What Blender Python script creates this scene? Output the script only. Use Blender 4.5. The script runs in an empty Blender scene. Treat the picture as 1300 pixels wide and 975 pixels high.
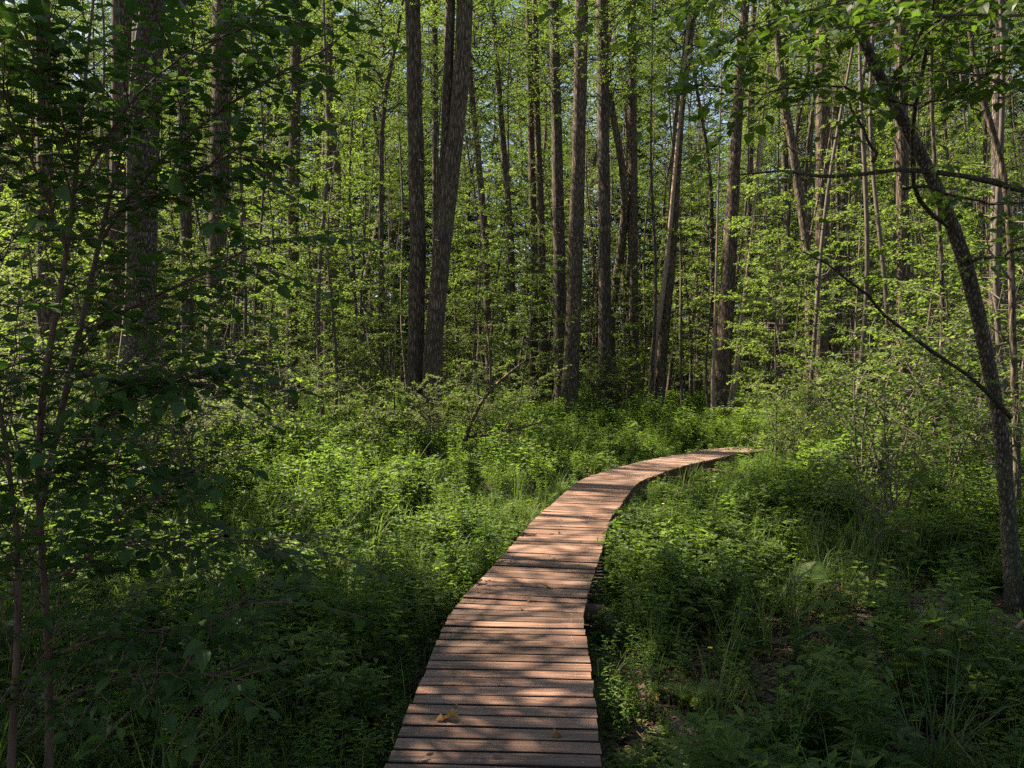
import bpy, math
import numpy as np
from mathutils import Vector, Matrix, Quaternion, noise as mnoise

# ------------------------------------------------------------------ camera, world, sun, exposure
C = bpy.context.scene
COL = C.collection
F_PX, CX, CY, YH = 1083.0, 650.0, 487.5, 460.0        # focal length and horizon in pixels of the 1300x975 photograph
CAM_Z = 2.0
TH = math.atan((CY - YH) / F_PX)
cam_d = bpy.data.cameras.new('camera')
cam = bpy.data.objects.new('camera', cam_d); COL.objects.link(cam)
cam_d.sensor_width = 36.0; cam_d.lens = 36.0 * F_PX / 1300.0
cam_d.clip_start = 0.05; cam_d.clip_end = 2000.0
cam.location = (0, 0, CAM_Z); cam.rotation_euler = (math.pi / 2 - TH, 0, 0)
C.camera = cam

SUN_AZ, SUN_EL = math.radians(-66.0), math.radians(50.0)   # azimuth clockwise from +Y (view direction)
TO_SUN = np.array([math.sin(SUN_AZ) * math.cos(SUN_EL), math.cos(SUN_AZ) * math.cos(SUN_EL), math.sin(SUN_EL)])
world = bpy.data.worlds.new('World'); C.world = world; world.use_nodes = True
wn = world.node_tree
bg = wn.nodes['Background']
sky = wn.nodes.new('ShaderNodeTexSky'); sky.sky_type = 'NISHITA'; sky.sun_disc = False
sky.sun_elevation = SUN_EL; sky.sun_rotation = SUN_AZ % (2 * math.pi)
sky.dust_density = 1.5
wn.links.new(sky.outputs[0], bg.inputs[0]); bg.inputs[1].default_value = 0.05
sl = bpy.data.lights.new('sun', 'SUN'); sl.energy = 5.0; sl.angle = math.radians(0.5); sl.color = (1.0, 0.90, 0.76)
so = bpy.data.objects.new('sun', sl); COL.objects.link(so)
so.rotation_euler = Vector(TO_SUN).to_track_quat('Z', 'Y').to_euler(); so.location = (-20, 10, 30)
C.view_settings.view_transform = 'Standard'; C.view_settings.look = 'None'
C.view_settings.gamma = 1.0; C.view_settings.exposure = 2.3
C.view_settings.use_white_balance = True; C.view_settings.white_balance_temperature = 7200; C.view_settings.white_balance_tint = 10
C.render.engine = 'CYCLES'
cy = C.cycles; cy.use_denoising = False
cy.max_bounces = 7; cy.diffuse_bounces = 5; cy.glossy_bounces = 2; cy.transmission_bounces = 5; cy.transparent_max_bounces = 4
cy.sample_clamp_indirect = 4.0

R0 = np.random.default_rng(11)

# ------------------------------------------------------------------ helpers
def P(px, py, Z):
    """World point seen at pixel (px, py) of the photograph, Z metres ahead of the camera."""
    x = (px - CX) / F_PX; y = -(py - CY) / F_PX
    d = np.array([x, math.cos(TH) + y * math.sin(TH), -math.sin(TH) + y * math.cos(TH)])
    return np.array([0, 0, CAM_Z]) + d * (Z / d[1])

def ground_z(x, y):
    x = np.asarray(x, float); y = np.asarray(y, float)
    z = 0.05 * np.sin(0.9 * x + 0.4) * np.cos(0.7 * y) + 0.035 * np.sin(2.3 * x - 1.7 * y) + 0.04 * np.sin(0.35 * x + 0.5 * y + 1.0)
    return z

def unit(v):
    v = np.asarray(v, float)
    return v / np.maximum(np.linalg.norm(v, axis=-1, keepdims=True), 1e-9)

class MB:
    """Collects triangles and quads and builds them as one mesh."""
    def __init__(self): self.v = []; self.n = 0; self.t = []; self.q = []; self.tm = []; self.qm = []
    def add(self, v, tris=None, quads=None, m=0):
        v = np.asarray(v, np.float32).reshape(-1, 3)
        if tris is not None and len(tris):
            t = np.asarray(tris, np.int32).reshape(-1, 3) + self.n; self.t.append(t); self.tm.append(np.full(len(t), m, np.int32))
        if quads is not None and len(quads):
            q = np.asarray(quads, np.int32).reshape(-1, 4) + self.n; self.q.append(q); self.qm.append(np.full(len(q), m, np.int32))
        self.v.append(v); self.n += len(v)
    def tube(self, pts, rad, sides=6, m=0, rough=0.0, seed=0, flare=None, cap=True):
        pts = np.asarray(pts, float); rad = np.broadcast_to(np.asarray(rad, float), (len(pts),))
        tan = unit(np.gradient(pts, axis=0))
        ref = np.array([1.0, 0, 0]) if abs(tan[0][0]) < 0.8 else np.array([0, 1.0, 0])
        a = np.zeros_like(pts); u = ref
        for i in range(len(pts)):
            u = u - tan[i] * np.dot(u, tan[i]); u = u / np.linalg.norm(u); a[i] = u
        b = np.cross(tan, a)
        th = np.linspace(0, 2 * math.pi, sides, endpoint=False)
        r = np.repeat(rad[:, None], sides, 1)
        if rough > 0:
            rr = np.random.default_rng(seed)
            for k in range(1, 6):
                ph = rr.uniform(0, 6.28) ; f = rr.uniform(0.4, 2.0) * (k * 0.5 + .5)
                r = r * (1 + rough * np.sin(k * th[None, :] + ph + np.sin(f * np.arange(len(pts))[:, None] * 0.35 + ph) * 0.9) / (0.7 + 0.4 * k))
            r = r * (1 + rr.uniform(-rough, rough, r.shape) * 0.5)
        if flare is not None: r = r * flare(np.arange(len(pts)), th)
        ring = pts[:, None, :] + r[:, :, None] * (np.cos(th)[None, :, None] * a[:, None, :] + np.sin(th)[None, :, None] * b[:, None, :])
        n = len(pts); i = np.arange(n - 1)[:, None] * sides; j = np.arange(sides)[None, :]; j2 = (j + 1) % sides
        q = np.stack([i + j, i + j2, i + sides + j2, i + sides + j], -1).reshape(-1, 4)
        v = ring.reshape(-1, 3)
        tr = []
        if cap:
            v = np.concatenate([v, pts[-1:], pts[:1]]); e = n * sides; o = (n - 1) * sides
            for k in range(sides): tr.append((o + k, o + (k + 1) % sides, e)); tr.append(((k + 1) % sides, k, e + 1))
        self.add(v, tr, q, m)
    def twigs(self, p0, p1, r0, r1, m=0):
        """Many thin three-sided straight twigs at once."""
        p0 = np.asarray(p0, float); p1 = np.asarray(p1, float); n = len(p0)
        if n == 0: return
        t = unit(p1 - p0); ref = np.where(np.abs(t[:, 2:3]) < 0.9, np.array([[0, 0, 1.0]]), np.array([[1.0, 0, 0]]))
        a = unit(np.cross(t, ref)); b = np.cross(t, a)
        r0 = np.broadcast_to(np.asarray(r0, float), (n,))[:, None]; r1 = np.broadcast_to(np.asarray(r1, float), (n,))[:, None]
        vs = []
        for pp, rr in ((p0, r0), (p1, r1)):
            for k in range(3):
                an = k * 2.0944; vs.append(pp + rr * (math.cos(an) * a + math.sin(an) * b))
        v = np.stack(vs, 1).reshape(-1, 3); base = np.arange(n)[:, None, None] * 6
        q = np.array([[0, 1, 4, 3], [1, 2, 5, 4], [2, 0, 3, 5]])[None] + base
        self.add(v, None, q.reshape(-1, 4), m)
    def leaves(self, p, d, nrm, L, W, m=0, shape='lo'):
        p = np.asarray(p, float); n = len(p)
        if n == 0: return
        d = unit(d); s = unit(np.cross(d, nrm)); nn = np.cross(s, d)
        tv, tt = LEAF[shape]
        L = np.broadcast_to(np.asarray(L, float), (n,)); W = np.broadcast_to(np.asarray(W, float), (n,))
        v = p[:, None, :] + tv[None, :, 0:1] * W[:, None, None] * s[:, None, :] + tv[None, :, 1:2] * L[:, None, None] * d[:, None, :] \
            + tv[None, :, 2:3] * L[:, None, None] * nn[:, None, :]
        t = tt[None] + np.arange(n)[:, None, None] * len(tv)
        self.add(v.reshape(-1, 3), t.reshape(-1, 3), None, m)
    def mesh(self, name, mats, smooth=()):
        v = np.concatenate(self.v); me = bpy.data.meshes.new(name)
        t = np.concatenate(self.t) if self.t else np.zeros((0, 3), np.int32)
        q = np.concatenate(self.q) if self.q else np.zeros((0, 4), np.int32)
        me.vertices.add(len(v)); me.vertices.foreach_set('co', v.astype(np.float32).ravel())
        me.loops.add(len(t) * 3 + len(q) * 4); me.loops.foreach_set('vertex_index', np.concatenate([t.ravel(), q.ravel()]).astype(np.int32))
        me.polygons.add(len(t) + len(q))
        st = np.concatenate([np.arange(len(t)) * 3, len(t) * 3 + np.arange(len(q)) * 4]).astype(np.int32)
        me.polygons.foreach_set('loop_start', st)
        mi = np.concatenate((self.tm or [np.zeros(0, np.int32)]) + (self.qm or [np.zeros(0, np.int32)])).astype(np.int32)
        me.polygons.foreach_set('material_index', mi)
        sm = np.isin(mi, list(smooth)); me.polygons.foreach_set('use_smooth', sm)
        for mm in mats: me.materials.append(mm)
        me.update(calc_edges=True); me.validate()
        return me

LEAF = {
 'lo': (np.array([(0, 0, 0), (.5, .42, .07), (0, 1, -.06), (-.5, .42, .07)], float), np.array([(0, 1, 2), (0, 2, 3)])),
 'mid': (np.array([(0, 0, 0), (.46, .25, .06), (.40, .62, .05), (0, 1, -.12), (-.40, .62, .05), (-.46, .25, .06)], float),
         np.array([(0, 1, 2), (0, 2, 3), (0, 3, 4), (0, 4, 5)])),
 'hi': (np.array([(0, 0, 0), (0, .30, .01), (0, .65, -.01), (0, 1, -.10), (.30, .10, .05), (.49, .34, .09), (.40, .62, .05), (.16, .86, -.04),
                  (-.30, .10, .05), (-.49, .34, .09), (-.40, .62, .05), (-.16, .86, -.04)], float),
        np.array([(0, 4, 1), (4, 5, 1), (5, 6, 2), (5, 2, 1), (6, 7, 2), (7, 3, 2), (0, 1, 8), (8, 1, 9), (9, 1, 2), (9, 2, 10), (10, 2, 11), (11, 2, 3)])),
}

def link(name, me, parent=None, loc=None, rot=None, scl=None):
    o = bpy.data.objects.new(name, me); COL.objects.link(o)
    if parent is not None: o.parent = parent
    if loc is not None: o.location = loc
    if rot is not None: o.rotation_euler = rot
    if scl is not None: o.scale = (scl, scl, scl) if np.isscalar(scl) else scl
    return o

def thing(name, label, cat, loc, group=None, rotz=0.0, scl=1.0):
    o = bpy.data.objects.new(name, None); COL.objects.link(o)
    o.location = loc; o.rotation_euler = (0, 0, rotz); o.scale = (scl,) * 3; o.empty_display_size = 0.2
    o['label'] = label; o['category'] = cat
    if group: o['group'] = group
    return o

def dup(root, loc, rotz, label, group, scl=1.0, tilt=(0, 0)):
    r = root.copy(); COL.objects.link(r); r.location = loc; r.rotation_euler = (tilt[0], tilt[1], rotz); r.scale = (scl,) * 3
    r['label'] = label; r['group'] = group
    for ch in list(root.children):
        c = ch.copy(); COL.objects.link(c); c.parent = r
    return r

# ------------------------------------------------------------------ materials
def new_mat(name):
    m = bpy.data.materials.new(name); m.use_nodes = True; nt = m.node_tree; nt.nodes.clear()
    return m, nt.nodes, nt.links

def ramp(N, stops):
    r = N.new('ShaderNodeValToRGB'); e = r.color_ramp.elements
    e[0].position, e[0].color = stops[0][0], (*stops[0][1], 1)
    e[1].position, e[1].color = stops[-1][0], (*stops[-1][1], 1)
    for p, c in stops[1:-1]:
        x = e.new(p); x.color = (*c, 1)
    return r

def leaf_mat(name, dark, lite, trans, tmix=0.45, rough=0.6, spec=0.2):
    m, N, K = new_mat(name)
    geo = N.new('ShaderNodeNewGeometry'); oi = N.new('ShaderNodeObjectInfo')
    a = N.new('ShaderNodeMath'); a.operation = 'MULTIPLY_ADD'; a.inputs[1].default_value = 0.65
    b = N.new('ShaderNodeMath'); b.operation = 'MULTIPLY'; b.inputs[1].default_value = 0.35
    K.new(oi.outputs['Random'], b.inputs[0]); K.new(geo.outputs['Random Per Island'], a.inputs[0]); K.new(b.outputs[0], a.inputs[2])
    mid = tuple((x + y) / 2 for x, y in zip(dark, lite))
    r = ramp(N, [(0, dark), (0.5, mid), (0.93, lite), (1.0, (lite[0] * 1.5, lite[1] * 1.15, lite[2]))])
    K.new(a.outputs[0], r.inputs[0])
    p = N.new('ShaderNodeBsdfPrincipled'); p.inputs['Roughness'].default_value = rough; p.inputs['Specular IOR Level'].default_value = spec
    K.new(r.outputs[0], p.inputs['Base Color'])
    t = N.new('ShaderNodeBsdfTranslucent')
    mx = N.new('ShaderNodeMix'); mx.data_type = 'RGBA'; mx.blend_type = 'MULTIPLY'; mx.inputs[0].default_value = 1.0
    mx.inputs[6].default_value = (*trans, 1); K.new(r.outputs[0], mx.inputs[7]); K.new(mx.outputs[2], t.inputs['Color'])
    s = N.new('ShaderNodeMixShader'); s.inputs[0].default_value = tmix
    K.new(p.outputs[0], s.inputs[1]); K.new(t.outputs[0], s.inputs[2])
    o = N.new('ShaderNodeOutputMaterial'); K.new(s.outputs[0], o.inputs[0])
    return m

def bark_mat(name, c0, c1, c2, scale=1.0, moss=0.35, along=1.6):
    m, N, K = new_mat(name)
    tc = N.new('ShaderNodeTexCoord'); mp = N.new('ShaderNodeMapping'); mp.inputs['Scale'].default_value = (9 * scale, 9 * scale, along * scale)
    K.new(tc.outputs['Object'], mp.inputs[0])
    n1 = N.new('ShaderNodeTexNoise'); n1.inputs['Scale'].default_value = 3.0; n1.inputs['Detail'].default_value = 7; n1.inputs['Roughness'].default_value = 0.65
    K.new(mp.outputs[0], n1.inputs[0])
    v = N.new('ShaderNodeTexVoronoi'); v.feature = 'DISTANCE_TO_EDGE'; v.inputs['Scale'].default_value = 2.6
    wv = N.new('ShaderNodeVectorMath'); wv.operation = 'ADD'; sc = N.new('ShaderNodeVectorMath'); sc.operation = 'SCALE'; sc.inputs['Scale'].default_value = 0.5
    K.new(n1.outputs['Color'], sc.inputs[0]); K.new(mp.outputs[0], wv.inputs[0]); K.new(sc.outputs[0], wv.inputs[1]); K.new(wv.outputs[0], v.inputs[0])
    cr = N.new('ShaderNodeMapRange'); cr.inputs[1].default_value = 0.0; cr.inputs[2].default_value = 0.30; K.new(v.outputs['Distance'], cr.inputs[0])
    mu = N.new('ShaderNodeMath'); mu.operation = 'MULTIPLY'; K.new(cr.outputs[0], mu.inputs[0]); K.new(n1.outputs[0], mu.inputs[1])
    r = ramp(N, [(0.05, c0), (0.42, c1), (0.72, c2)]); K.new(mu.outputs[0], r.inputs[0])
    n2 = N.new('ShaderNodeTexNoise'); n2.inputs['Scale'].default_value = 1.7; n2.inputs['Detail'].default_value = 5; K.new(tc.outputs['Object'], n2.inputs[0])
    mr = N.new('ShaderNodeMapRange'); mr.inputs[1].default_value = 0.52; mr.inputs[2].default_value = 0.72; mr.inputs[4].default_value = moss; K.new(n2.outputs[0], mr.inputs[0])
    sz = N.new('ShaderNodeSeparateXYZ'); K.new(tc.outputs['Object'], sz.inputs[0])
    zb = N.new('ShaderNodeMapRange'); zb.inputs[1].default_value = 0.1; zb.inputs[2].default_value = 1.6; zb.inputs[3].default_value = 1.5 * moss; zb.inputs[4].default_value = 0.0; K.new(sz.outputs['Z'], zb.inputs[0])
    zm = N.new('ShaderNodeMath'); zm.operation = 'MULTIPLY'; K.new(zb.outputs[0], zm.inputs[0]); K.new(n1.outputs[0], zm.inputs[1])
    zs = N.new('ShaderNodeMath'); zs.operation = 'ADD'; zs.use_clamp = True; K.new(zm.outputs[0], zs.inputs[0]); K.new(mr.outputs[0], zs.inputs[1])
    mx = N.new('ShaderNodeMix'); mx.data_type = 'RGBA'; mx.inputs[7].default_value = (0.10, 0.11, 0.055, 1)
    K.new(zs.outputs[0], mx.inputs[0]); K.new(r.outputs[0], mx.inputs[6])
    p = N.new('ShaderNodeBsdfPrincipled'); p.inputs['Roughness'].default_value = 0.92; p.inputs['Specular IOR Level'].default_value = 0.2
    K.new(mx.outputs[2], p.inputs['Base Color'])
    bp = N.new('ShaderNodeBump'); bp.inputs['Strength'].default_value = 0.8; bp.inputs['Distance'].default_value = 0.03
    K.new(mu.outputs[0], bp.inputs['Height']); K.new(bp.outputs[0], p.inputs['Normal'])
    o = N.new('ShaderNodeOutputMaterial'); K.new(p.outputs[0], o.inputs[0])
    return m

def simple_mat(name, c0, c1, scale=20.0, rough=0.85, bump=0.3, stretch=(1, 1, 1)):
    m, N, K = new_mat(name)
    tc = N.new('ShaderNodeTexCoord'); mp = N.new('ShaderNodeMapping'); mp.inputs['Scale'].default_value = stretch
    K.new(tc.outputs['Object'], mp.inputs[0])
    n = N.new('ShaderNodeTexNoise'); n.inputs['Scale'].default_value = scale; n.inputs['Detail'].default_value = 6; K.new(mp.outputs[0], n.inputs[0])
    r = ramp(N, [(0.3, c0), (0.7, c1)]); K.new(n.outputs[0], r.inputs[0])
    p = N.new('ShaderNodeBsdfPrincipled'); p.inputs['Roughness'].default_value = rough; K.new(r.outputs[0], p.inputs['Base Color'])
    b = N.new('ShaderNodeBump'); b.inputs['Strength'].default_value = bump; b.inputs['Distance'].default_value = 0.01
    K.new(n.outputs[0], b.inputs['Height']); K.new(b.outputs[0], p.inputs['Normal'])
    o = N.new('ShaderNodeOutputMaterial'); K.new(p.outputs[0], o.inputs[0])
    return m

def plank_mat():
    m, N, K = new_mat('plank_wood')
    tc = N.new('ShaderNodeTexCoord'); oi = N.new('ShaderNodeObjectInfo')
    off = N.new('ShaderNodeVectorMath'); off.operation = 'SCALE'; off.inputs[0].default_value = (37.0, 91.0, 53.0); K.new(oi.outputs['Random'], off.inputs['Scale'])
    ad = N.new('ShaderNodeVectorMath'); ad.operation = 'ADD'; K.new(tc.outputs['Object'], ad.inputs[0]); K.new(off.outputs[0], ad.inputs[1])
    mp = N.new('ShaderNodeMapping'); mp.inputs['Scale'].default_value = (1.2, 26.0, 26.0); K.new(ad.outputs[0], mp.inputs[0])
    g = N.new('ShaderNodeTexNoise'); g.inputs['Scale'].default_value = 2.2; g.inputs['Detail'].default_value = 9; g.inputs['Roughness'].default_value = 0.7; g.inputs['Distortion'].default_value = 0.6
    K.new(mp.outputs[0], g.inputs[0])
    b = N.new('ShaderNodeTexNoise'); b.inputs['Scale'].default_value = 3.5; b.inputs['Detail'].default_value = 4; K.new(ad.outputs[0], b.inputs[0])
    r = ramp(N, [(0.34, (0.030, 0.016, 0.011)), (0.43, (0.092, 0.048, 0.031)), (0.55, (0.190, 0.102, 0.070)), (0.66, (0.31, 0.205, 0.150))]); K.new(g.outputs[0], r.inputs[0])
    # weathered grey film and old damp stains
    mr = N.new('ShaderNodeMapRange'); mr.inputs[1].default_value = 0.42; mr.inputs[2].default_value = 0.72; mr.inputs[4].default_value = 0.6; K.new(b.outputs[0], mr.inputs[0])
    mx = N.new('ShaderNodeMix'); mx.data_type = 'RGBA'; mx.inputs[7].default_value = (0.168, 0.106, 0.079, 1); K.new(mr.outputs[0], mx.inputs[0]); K.new(r.outputs[0], mx.inputs[6])
    rv = N.new('ShaderNodeMapRange'); rv.inputs[3].default_value = 0.52; rv.inputs[4].default_value = 1.38; K.new(oi.outputs['Random'], rv.inputs[0])
    m2 = N.new('ShaderNodeMix'); m2.data_type = 'RGBA'; m2.blend_type = 'MULTIPLY'; m2.inputs[0].default_value = 1.0
    K.new(mx.outputs[2], m2.inputs[6]); K.new(rv.outputs[0], m2.inputs[7])
    p = N.new('ShaderNodeBsdfPrincipled'); p.inputs['Roughness'].default_value = 0.5; p.inputs['Specular IOR Level'].default_value = 0.5
    K.new(m2.outputs[2], p.inputs['Base Color'])
    bp = N.new('ShaderNodeBump'); bp.inputs['Strength'].default_value = 0.5; bp.inputs['Distance'].default_value = 0.004
    K.new(g.outputs[0], bp.inputs['Height']); K.new(bp.outputs[0], p.inputs['Normal'])
    o = N.new('ShaderNodeOutputMaterial'); K.new(p.outputs[0], o.inputs[0])
    return m

def ground_mat():
    m, N, K = new_mat('forest_soil')
    tc = N.new('ShaderNodeTexCoord')
    n = N.new('ShaderNodeTexNoise'); n.inputs['Scale'].default_value = 14; n.inputs['Detail'].default_value = 8; K.new(tc.outputs['Object'], n.inputs[0])
    v = N.new('ShaderNodeTexVoronoi'); v.inputs['Scale'].default_value = 26; K.new(tc.outputs['Object'], v.inputs[0])
    r = ramp(N, [(0.3, (0.018, 0.012, 0.008)), (0.55, (0.045, 0.030, 0.020)), (0.8, (0.085, 0.058, 0.038))]); K.new(n.outputs[0], r.inputs[0])
    mx = N.new('ShaderNodeMix'); mx.data_type = 'RGBA'; mx.blend_type = 'OVERLAY'; mx.inputs[0].default_value = 0.5
    K.new(r.outputs[0], mx.inputs[6]); K.new(v.outputs['Color'], mx.inputs[7])
    hs = N.new('ShaderNodeHueSaturation'); hs.inputs['Saturation'].default_value = 0.5; K.new(mx.outputs[2], hs.inputs['Color'])
    p = N.new('ShaderNodeBsdfPrincipled'); p.inputs['Roughness'].default_value = 0.95; K.new(hs.outputs[0], p.inputs['Base Color'])
    b = N.new('ShaderNodeBump'); b.inputs['Strength'].default_value = 0.9; b.inputs['Distance'].default_value = 0.05
    K.new(n.outputs[0], b.inputs['Height']); K.new(b.outputs[0], p.inputs['Normal'])
    o = N.new('ShaderNodeOutputMaterial'); K.new(p.outputs[0], o.inputs[0])
    return m

M = {
 'alder': leaf_mat('alder_leaf', (0.030, 0.060, 0.015), (0.082, 0.118, 0.034), (2.42, 2.48, 1.15), 0.50),
 'young': leaf_mat('young_leaf', (0.036, 0.070, 0.017), (0.094, 0.128, 0.040), (2.42, 2.48, 1.15), 0.50),
 'shrub': leaf_mat('shrub_leaf', (0.038, 0.070, 0.018), (0.095, 0.130, 0.038), (2.3, 2.2, 1.3), 0.45),
 'hazel': leaf_mat('hazel_leaf', (0.022, 0.056, 0.015), (0.054, 0.100, 0.022), (1.6, 1.8, 1.0), 0.45, 0.5, 0.25),
 'linden': leaf_mat('linden_leaf', (0.026, 0.058, 0.012), (0.062, 0.105, 0.018), (1.9, 1.9, 1.0), 0.5, 0.45, 0.3),
 'herb': leaf_mat('herb_leaf', (0.030, 0.066, 0.016), (0.084, 0.128, 0.034), (2.7, 2.7, 1.2), 0.48, 0.55, 0.22),
 'grass': leaf_mat('grass_blade', (0.034, 0.076, 0.018), (0.090, 0.132, 0.036), (2.2, 2.1, 1.2), 0.42, 0.5, 0.25),
 'sedge': leaf_mat('sedge_blade', (0.022, 0.058, 0.018), (0.060, 0.100, 0.030), (1.5, 1.6, 1.1), 0.35, 0.5, 0.25),
 'litter': leaf_mat('dead_leaf', (0.060, 0.034, 0.020), (0.170, 0.105, 0.062), (0.8, 0.7, 0.6), 0.12, 0.75, 0.2),
 'amber': leaf_mat('amber_leaf', (0.22, 0.11, 0.035), (0.34, 0.19, 0.06), (0.9, 0.8, 0.6), 0.2, 0.7, 0.2),
 'petal': simple_mat('yellow_petal', (0.75, 0.50, 0.02), (0.8, 0.58, 0.03), 10, 0.4, 0.0),
 'bark': bark_mat('alder_bark', (0.030, 0.023, 0.018), (0.145, 0.104, 0.074), (0.270, 0.204, 0.150)),
 'bark_pale': bark_mat('mottled_bark', (0.022, 0.018, 0.015), (0.120, 0.098, 0.082), (0.280, 0.240, 0.205), 1.25, 0.25, 3.0),
 'bark_far': bark_mat('far_bark', (0.030, 0.023, 0.018), (0.115, 0.091, 0.070), (0.230, 0.186, 0.145), 0.8, 0.25),
 'limb': bark_mat('limb_bark', (0.020, 0.015, 0.012), (0.070, 0.055, 0.044), (0.140, 0.112, 0.090), 1.0, 0.2, 9.0),
 'crook': bark_mat('crooked_bark', (0.030, 0.024, 0.020), (0.130, 0.105, 0.088), (0.300, 0.262, 0.228), 1.9, 0.55, 2.6),
 'stem': simple_mat('reddish_stem_bark', (0.050, 0.026, 0.018), (0.105, 0.058, 0.040), 30, 0.75, 0.4, (1, 1, 0.3)),
 'twig': simple_mat('twig_bark', (0.042, 0.032, 0.023), (0.105, 0.082, 0.060), 25, 0.85, 0.4, (1, 1, 0.4)),
 'dead': simple_mat('dead_wood', (0.130, 0.090, 0.062), (0.300, 0.220, 0.165), 18, 0.9, 0.5, (1, 1, 0.4)),
 'wood': plank_mat(),
 'gap_shade': simple_mat('board_side_gap_shade', (0.018, 0.012, 0.008), (0.050, 0.030, 0.021), 30, 0.95, 0.3),  # plank sides coloured dark to put the shade of the gaps into them
 'beam': simple_mat('beam_wood', (0.045, 0.026, 0.018), (0.120, 0.070, 0.048), 12, 0.85, 0.4, (1, 1, 1)),
 'steel': simple_mat('dull_steel', (0.10, 0.09, 0.085), (0.32, 0.30, 0.28), 60, 0.5, 0.0),
 'soil': ground_mat(),
}

# ------------------------------------------------------------------ ground
def build_ground():
    xs = np.unique(np.concatenate([np.linspace(-600, -30, 16), np.linspace(-30, 30, 121), np.linspace(30, 600, 16)]))
    ys = np.unique(np.concatenate([np.linspace(-600, -12, 14), np.linspace(-12, 70, 165), np.linspace(70, 700, 16)]))
    X, Y = np.meshgrid(xs, ys); Zg = ground_z(X, Y)
    v = np.stack([X, Y, Zg], -1).reshape(-1, 3); nx = len(xs)
    i = np.arange(len(ys) - 1)[:, None] * nx + np.arange(nx - 1)[None, :]
    q = np.stack([i, i + 1, i + nx + 1, i + nx], -1).reshape(-1, 4)
    mb = MB(); mb.add(v, None, q)
    o = link('ground', mb.mesh('ground', [M['soil']], (0,))); o['kind'] = 'structure'
build_ground()

# ------------------------------------------------------------------ boardwalk
DECK_Z = 0.30
LPX = [(495, 973), (513, 917), (546, 843), (568, 783), (581, 763), (610, 733), (640, 703), (673, 665), (686, 650), (700, 643), (714, 629), (738, 611), (758, 603), (792, 592), (820, 584), (848, 580), (896, 571.5), (930, 567)]
RPX = [(766, 973), (756, 913), (750, 860), (741, 807), (740, 783), (746, 763), (755, 727), (761, 707), (770, 680), (775, 656), (790, 636), (801, 615), (815, 607), (861, 592), (889, 586.5), (921.5, 577), (950, 570)]
def unproj(px, py, z):
    a = P(px, py, 1.0); d = a - np.array([0, 0, CAM_Z]); t = (z - CAM_Z) / d[2]
    return np.array([0, 0, CAM_Z]) + d * t
LE = np.array([unproj(x, y, DECK_Z)[:2] for x, y in LPX]); RE = np.array([unproj(x, y, DECK_Z)[:2] for x, y in RPX])
# centre line: midpoints of the left edge points with the closest right edge points
def closest(p, Q):
    best, bd = None, 1e9
    for a, b in zip(Q[:-1], Q[1:]):
        t = np.clip(np.dot(p - a, b - a) / np.dot(b - a, b - a), 0, 1); c = a + t * (b - a); d = np.linalg.norm(p - c)
        if d < bd: best, bd = c, d
    return best
mids = [0.5 * (p + closest(p, RE)) for p in LE[1:-1]]
d0 = unit(mids[1] - mids[0])
CL = np.array([mids[0] - d0 * 2.4] + mids + [mids[-1] + unit(np.array([1.0, 0.55])) * k for k in (0.5, 1.0)])
seg = np.linalg.norm(np.diff(CL, axis=0), axis=1); S = np.concatenate([[0], np.cumsum(seg)])
s_d = np.arange(0, S[-1], 0.05); cl = np.stack([np.interp(s_d, S, CL[:, k]) for k in (0, 1)], 1)
k_ = np.ones(13) / 13; pad = np.concatenate([np.repeat(cl[:1], 6, 0) - (6 - np.arange(6))[:, None] * (cl[1] - cl[0]), cl, np.repeat(cl[-1:], 6, 0) + (np.arange(6) + 1)[:, None] * (cl[-1] - cl[-2])])
cl = np.stack([np.convolve(pad[:, k], k_, 'valid') for k in (0, 1)], 1)
S = np.concatenate([[0], np.cumsum(np.linalg.norm(np.diff(cl, axis=0), axis=1))])
def at_s(s): return np.array([np.interp(s, S, cl[:, 0]), np.interp(s, S, cl[:, 1])])
def heading(s): return unit(at_s(s + 0.25) - at_s(max(s - 0.25, 0)))
def path_dist(x, y):
    d = np.full(np.shape(x), 1e9)
    for c in cl[::2]: d = np.minimum(d, (x - c[0]) ** 2 + (y - c[1]) ** 2)
    return np.sqrt(d)

def box_bevel(mb, hx0, hx1, hy, hz, b, skew=0.0, jit=None):
    """A bevelled board: long axis x, chamfered top edges; ends slightly out of square."""
    prof = [(-hy, -hz), (hy, -hz), (hy, hz - b), (hy - b, hz), (-hy + b, hz), (-hy, hz - b)]
    xs = np.linspace(-hx0, hx1, 4); v = []
    for i, x in enumerate(xs):
        for (y, z) in prof:
            e = skew * y if i in (0, 3) else 0
            v.append((x + e, y + (jit[i] if jit is not None else 0), z + (jit[i + 4] if jit is not None else 0)))
    n = 6; q = []
    for i in range(3):
        for k in range(n): q.append((i * n + k, (i + 1) * n + k, (i + 1) * n + (k + 1) % n, i * n + (k + 1) % n))
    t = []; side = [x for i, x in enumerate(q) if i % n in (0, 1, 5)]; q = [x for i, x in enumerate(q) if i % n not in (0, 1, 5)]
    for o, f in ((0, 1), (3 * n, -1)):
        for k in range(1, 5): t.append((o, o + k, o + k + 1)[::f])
    mb.add(v, t, q); mb.q.append(np.asarray(side, np.int32) + mb.n - len(v)); mb.qm.append(np.full(len(side), 1, np.int32))

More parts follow.
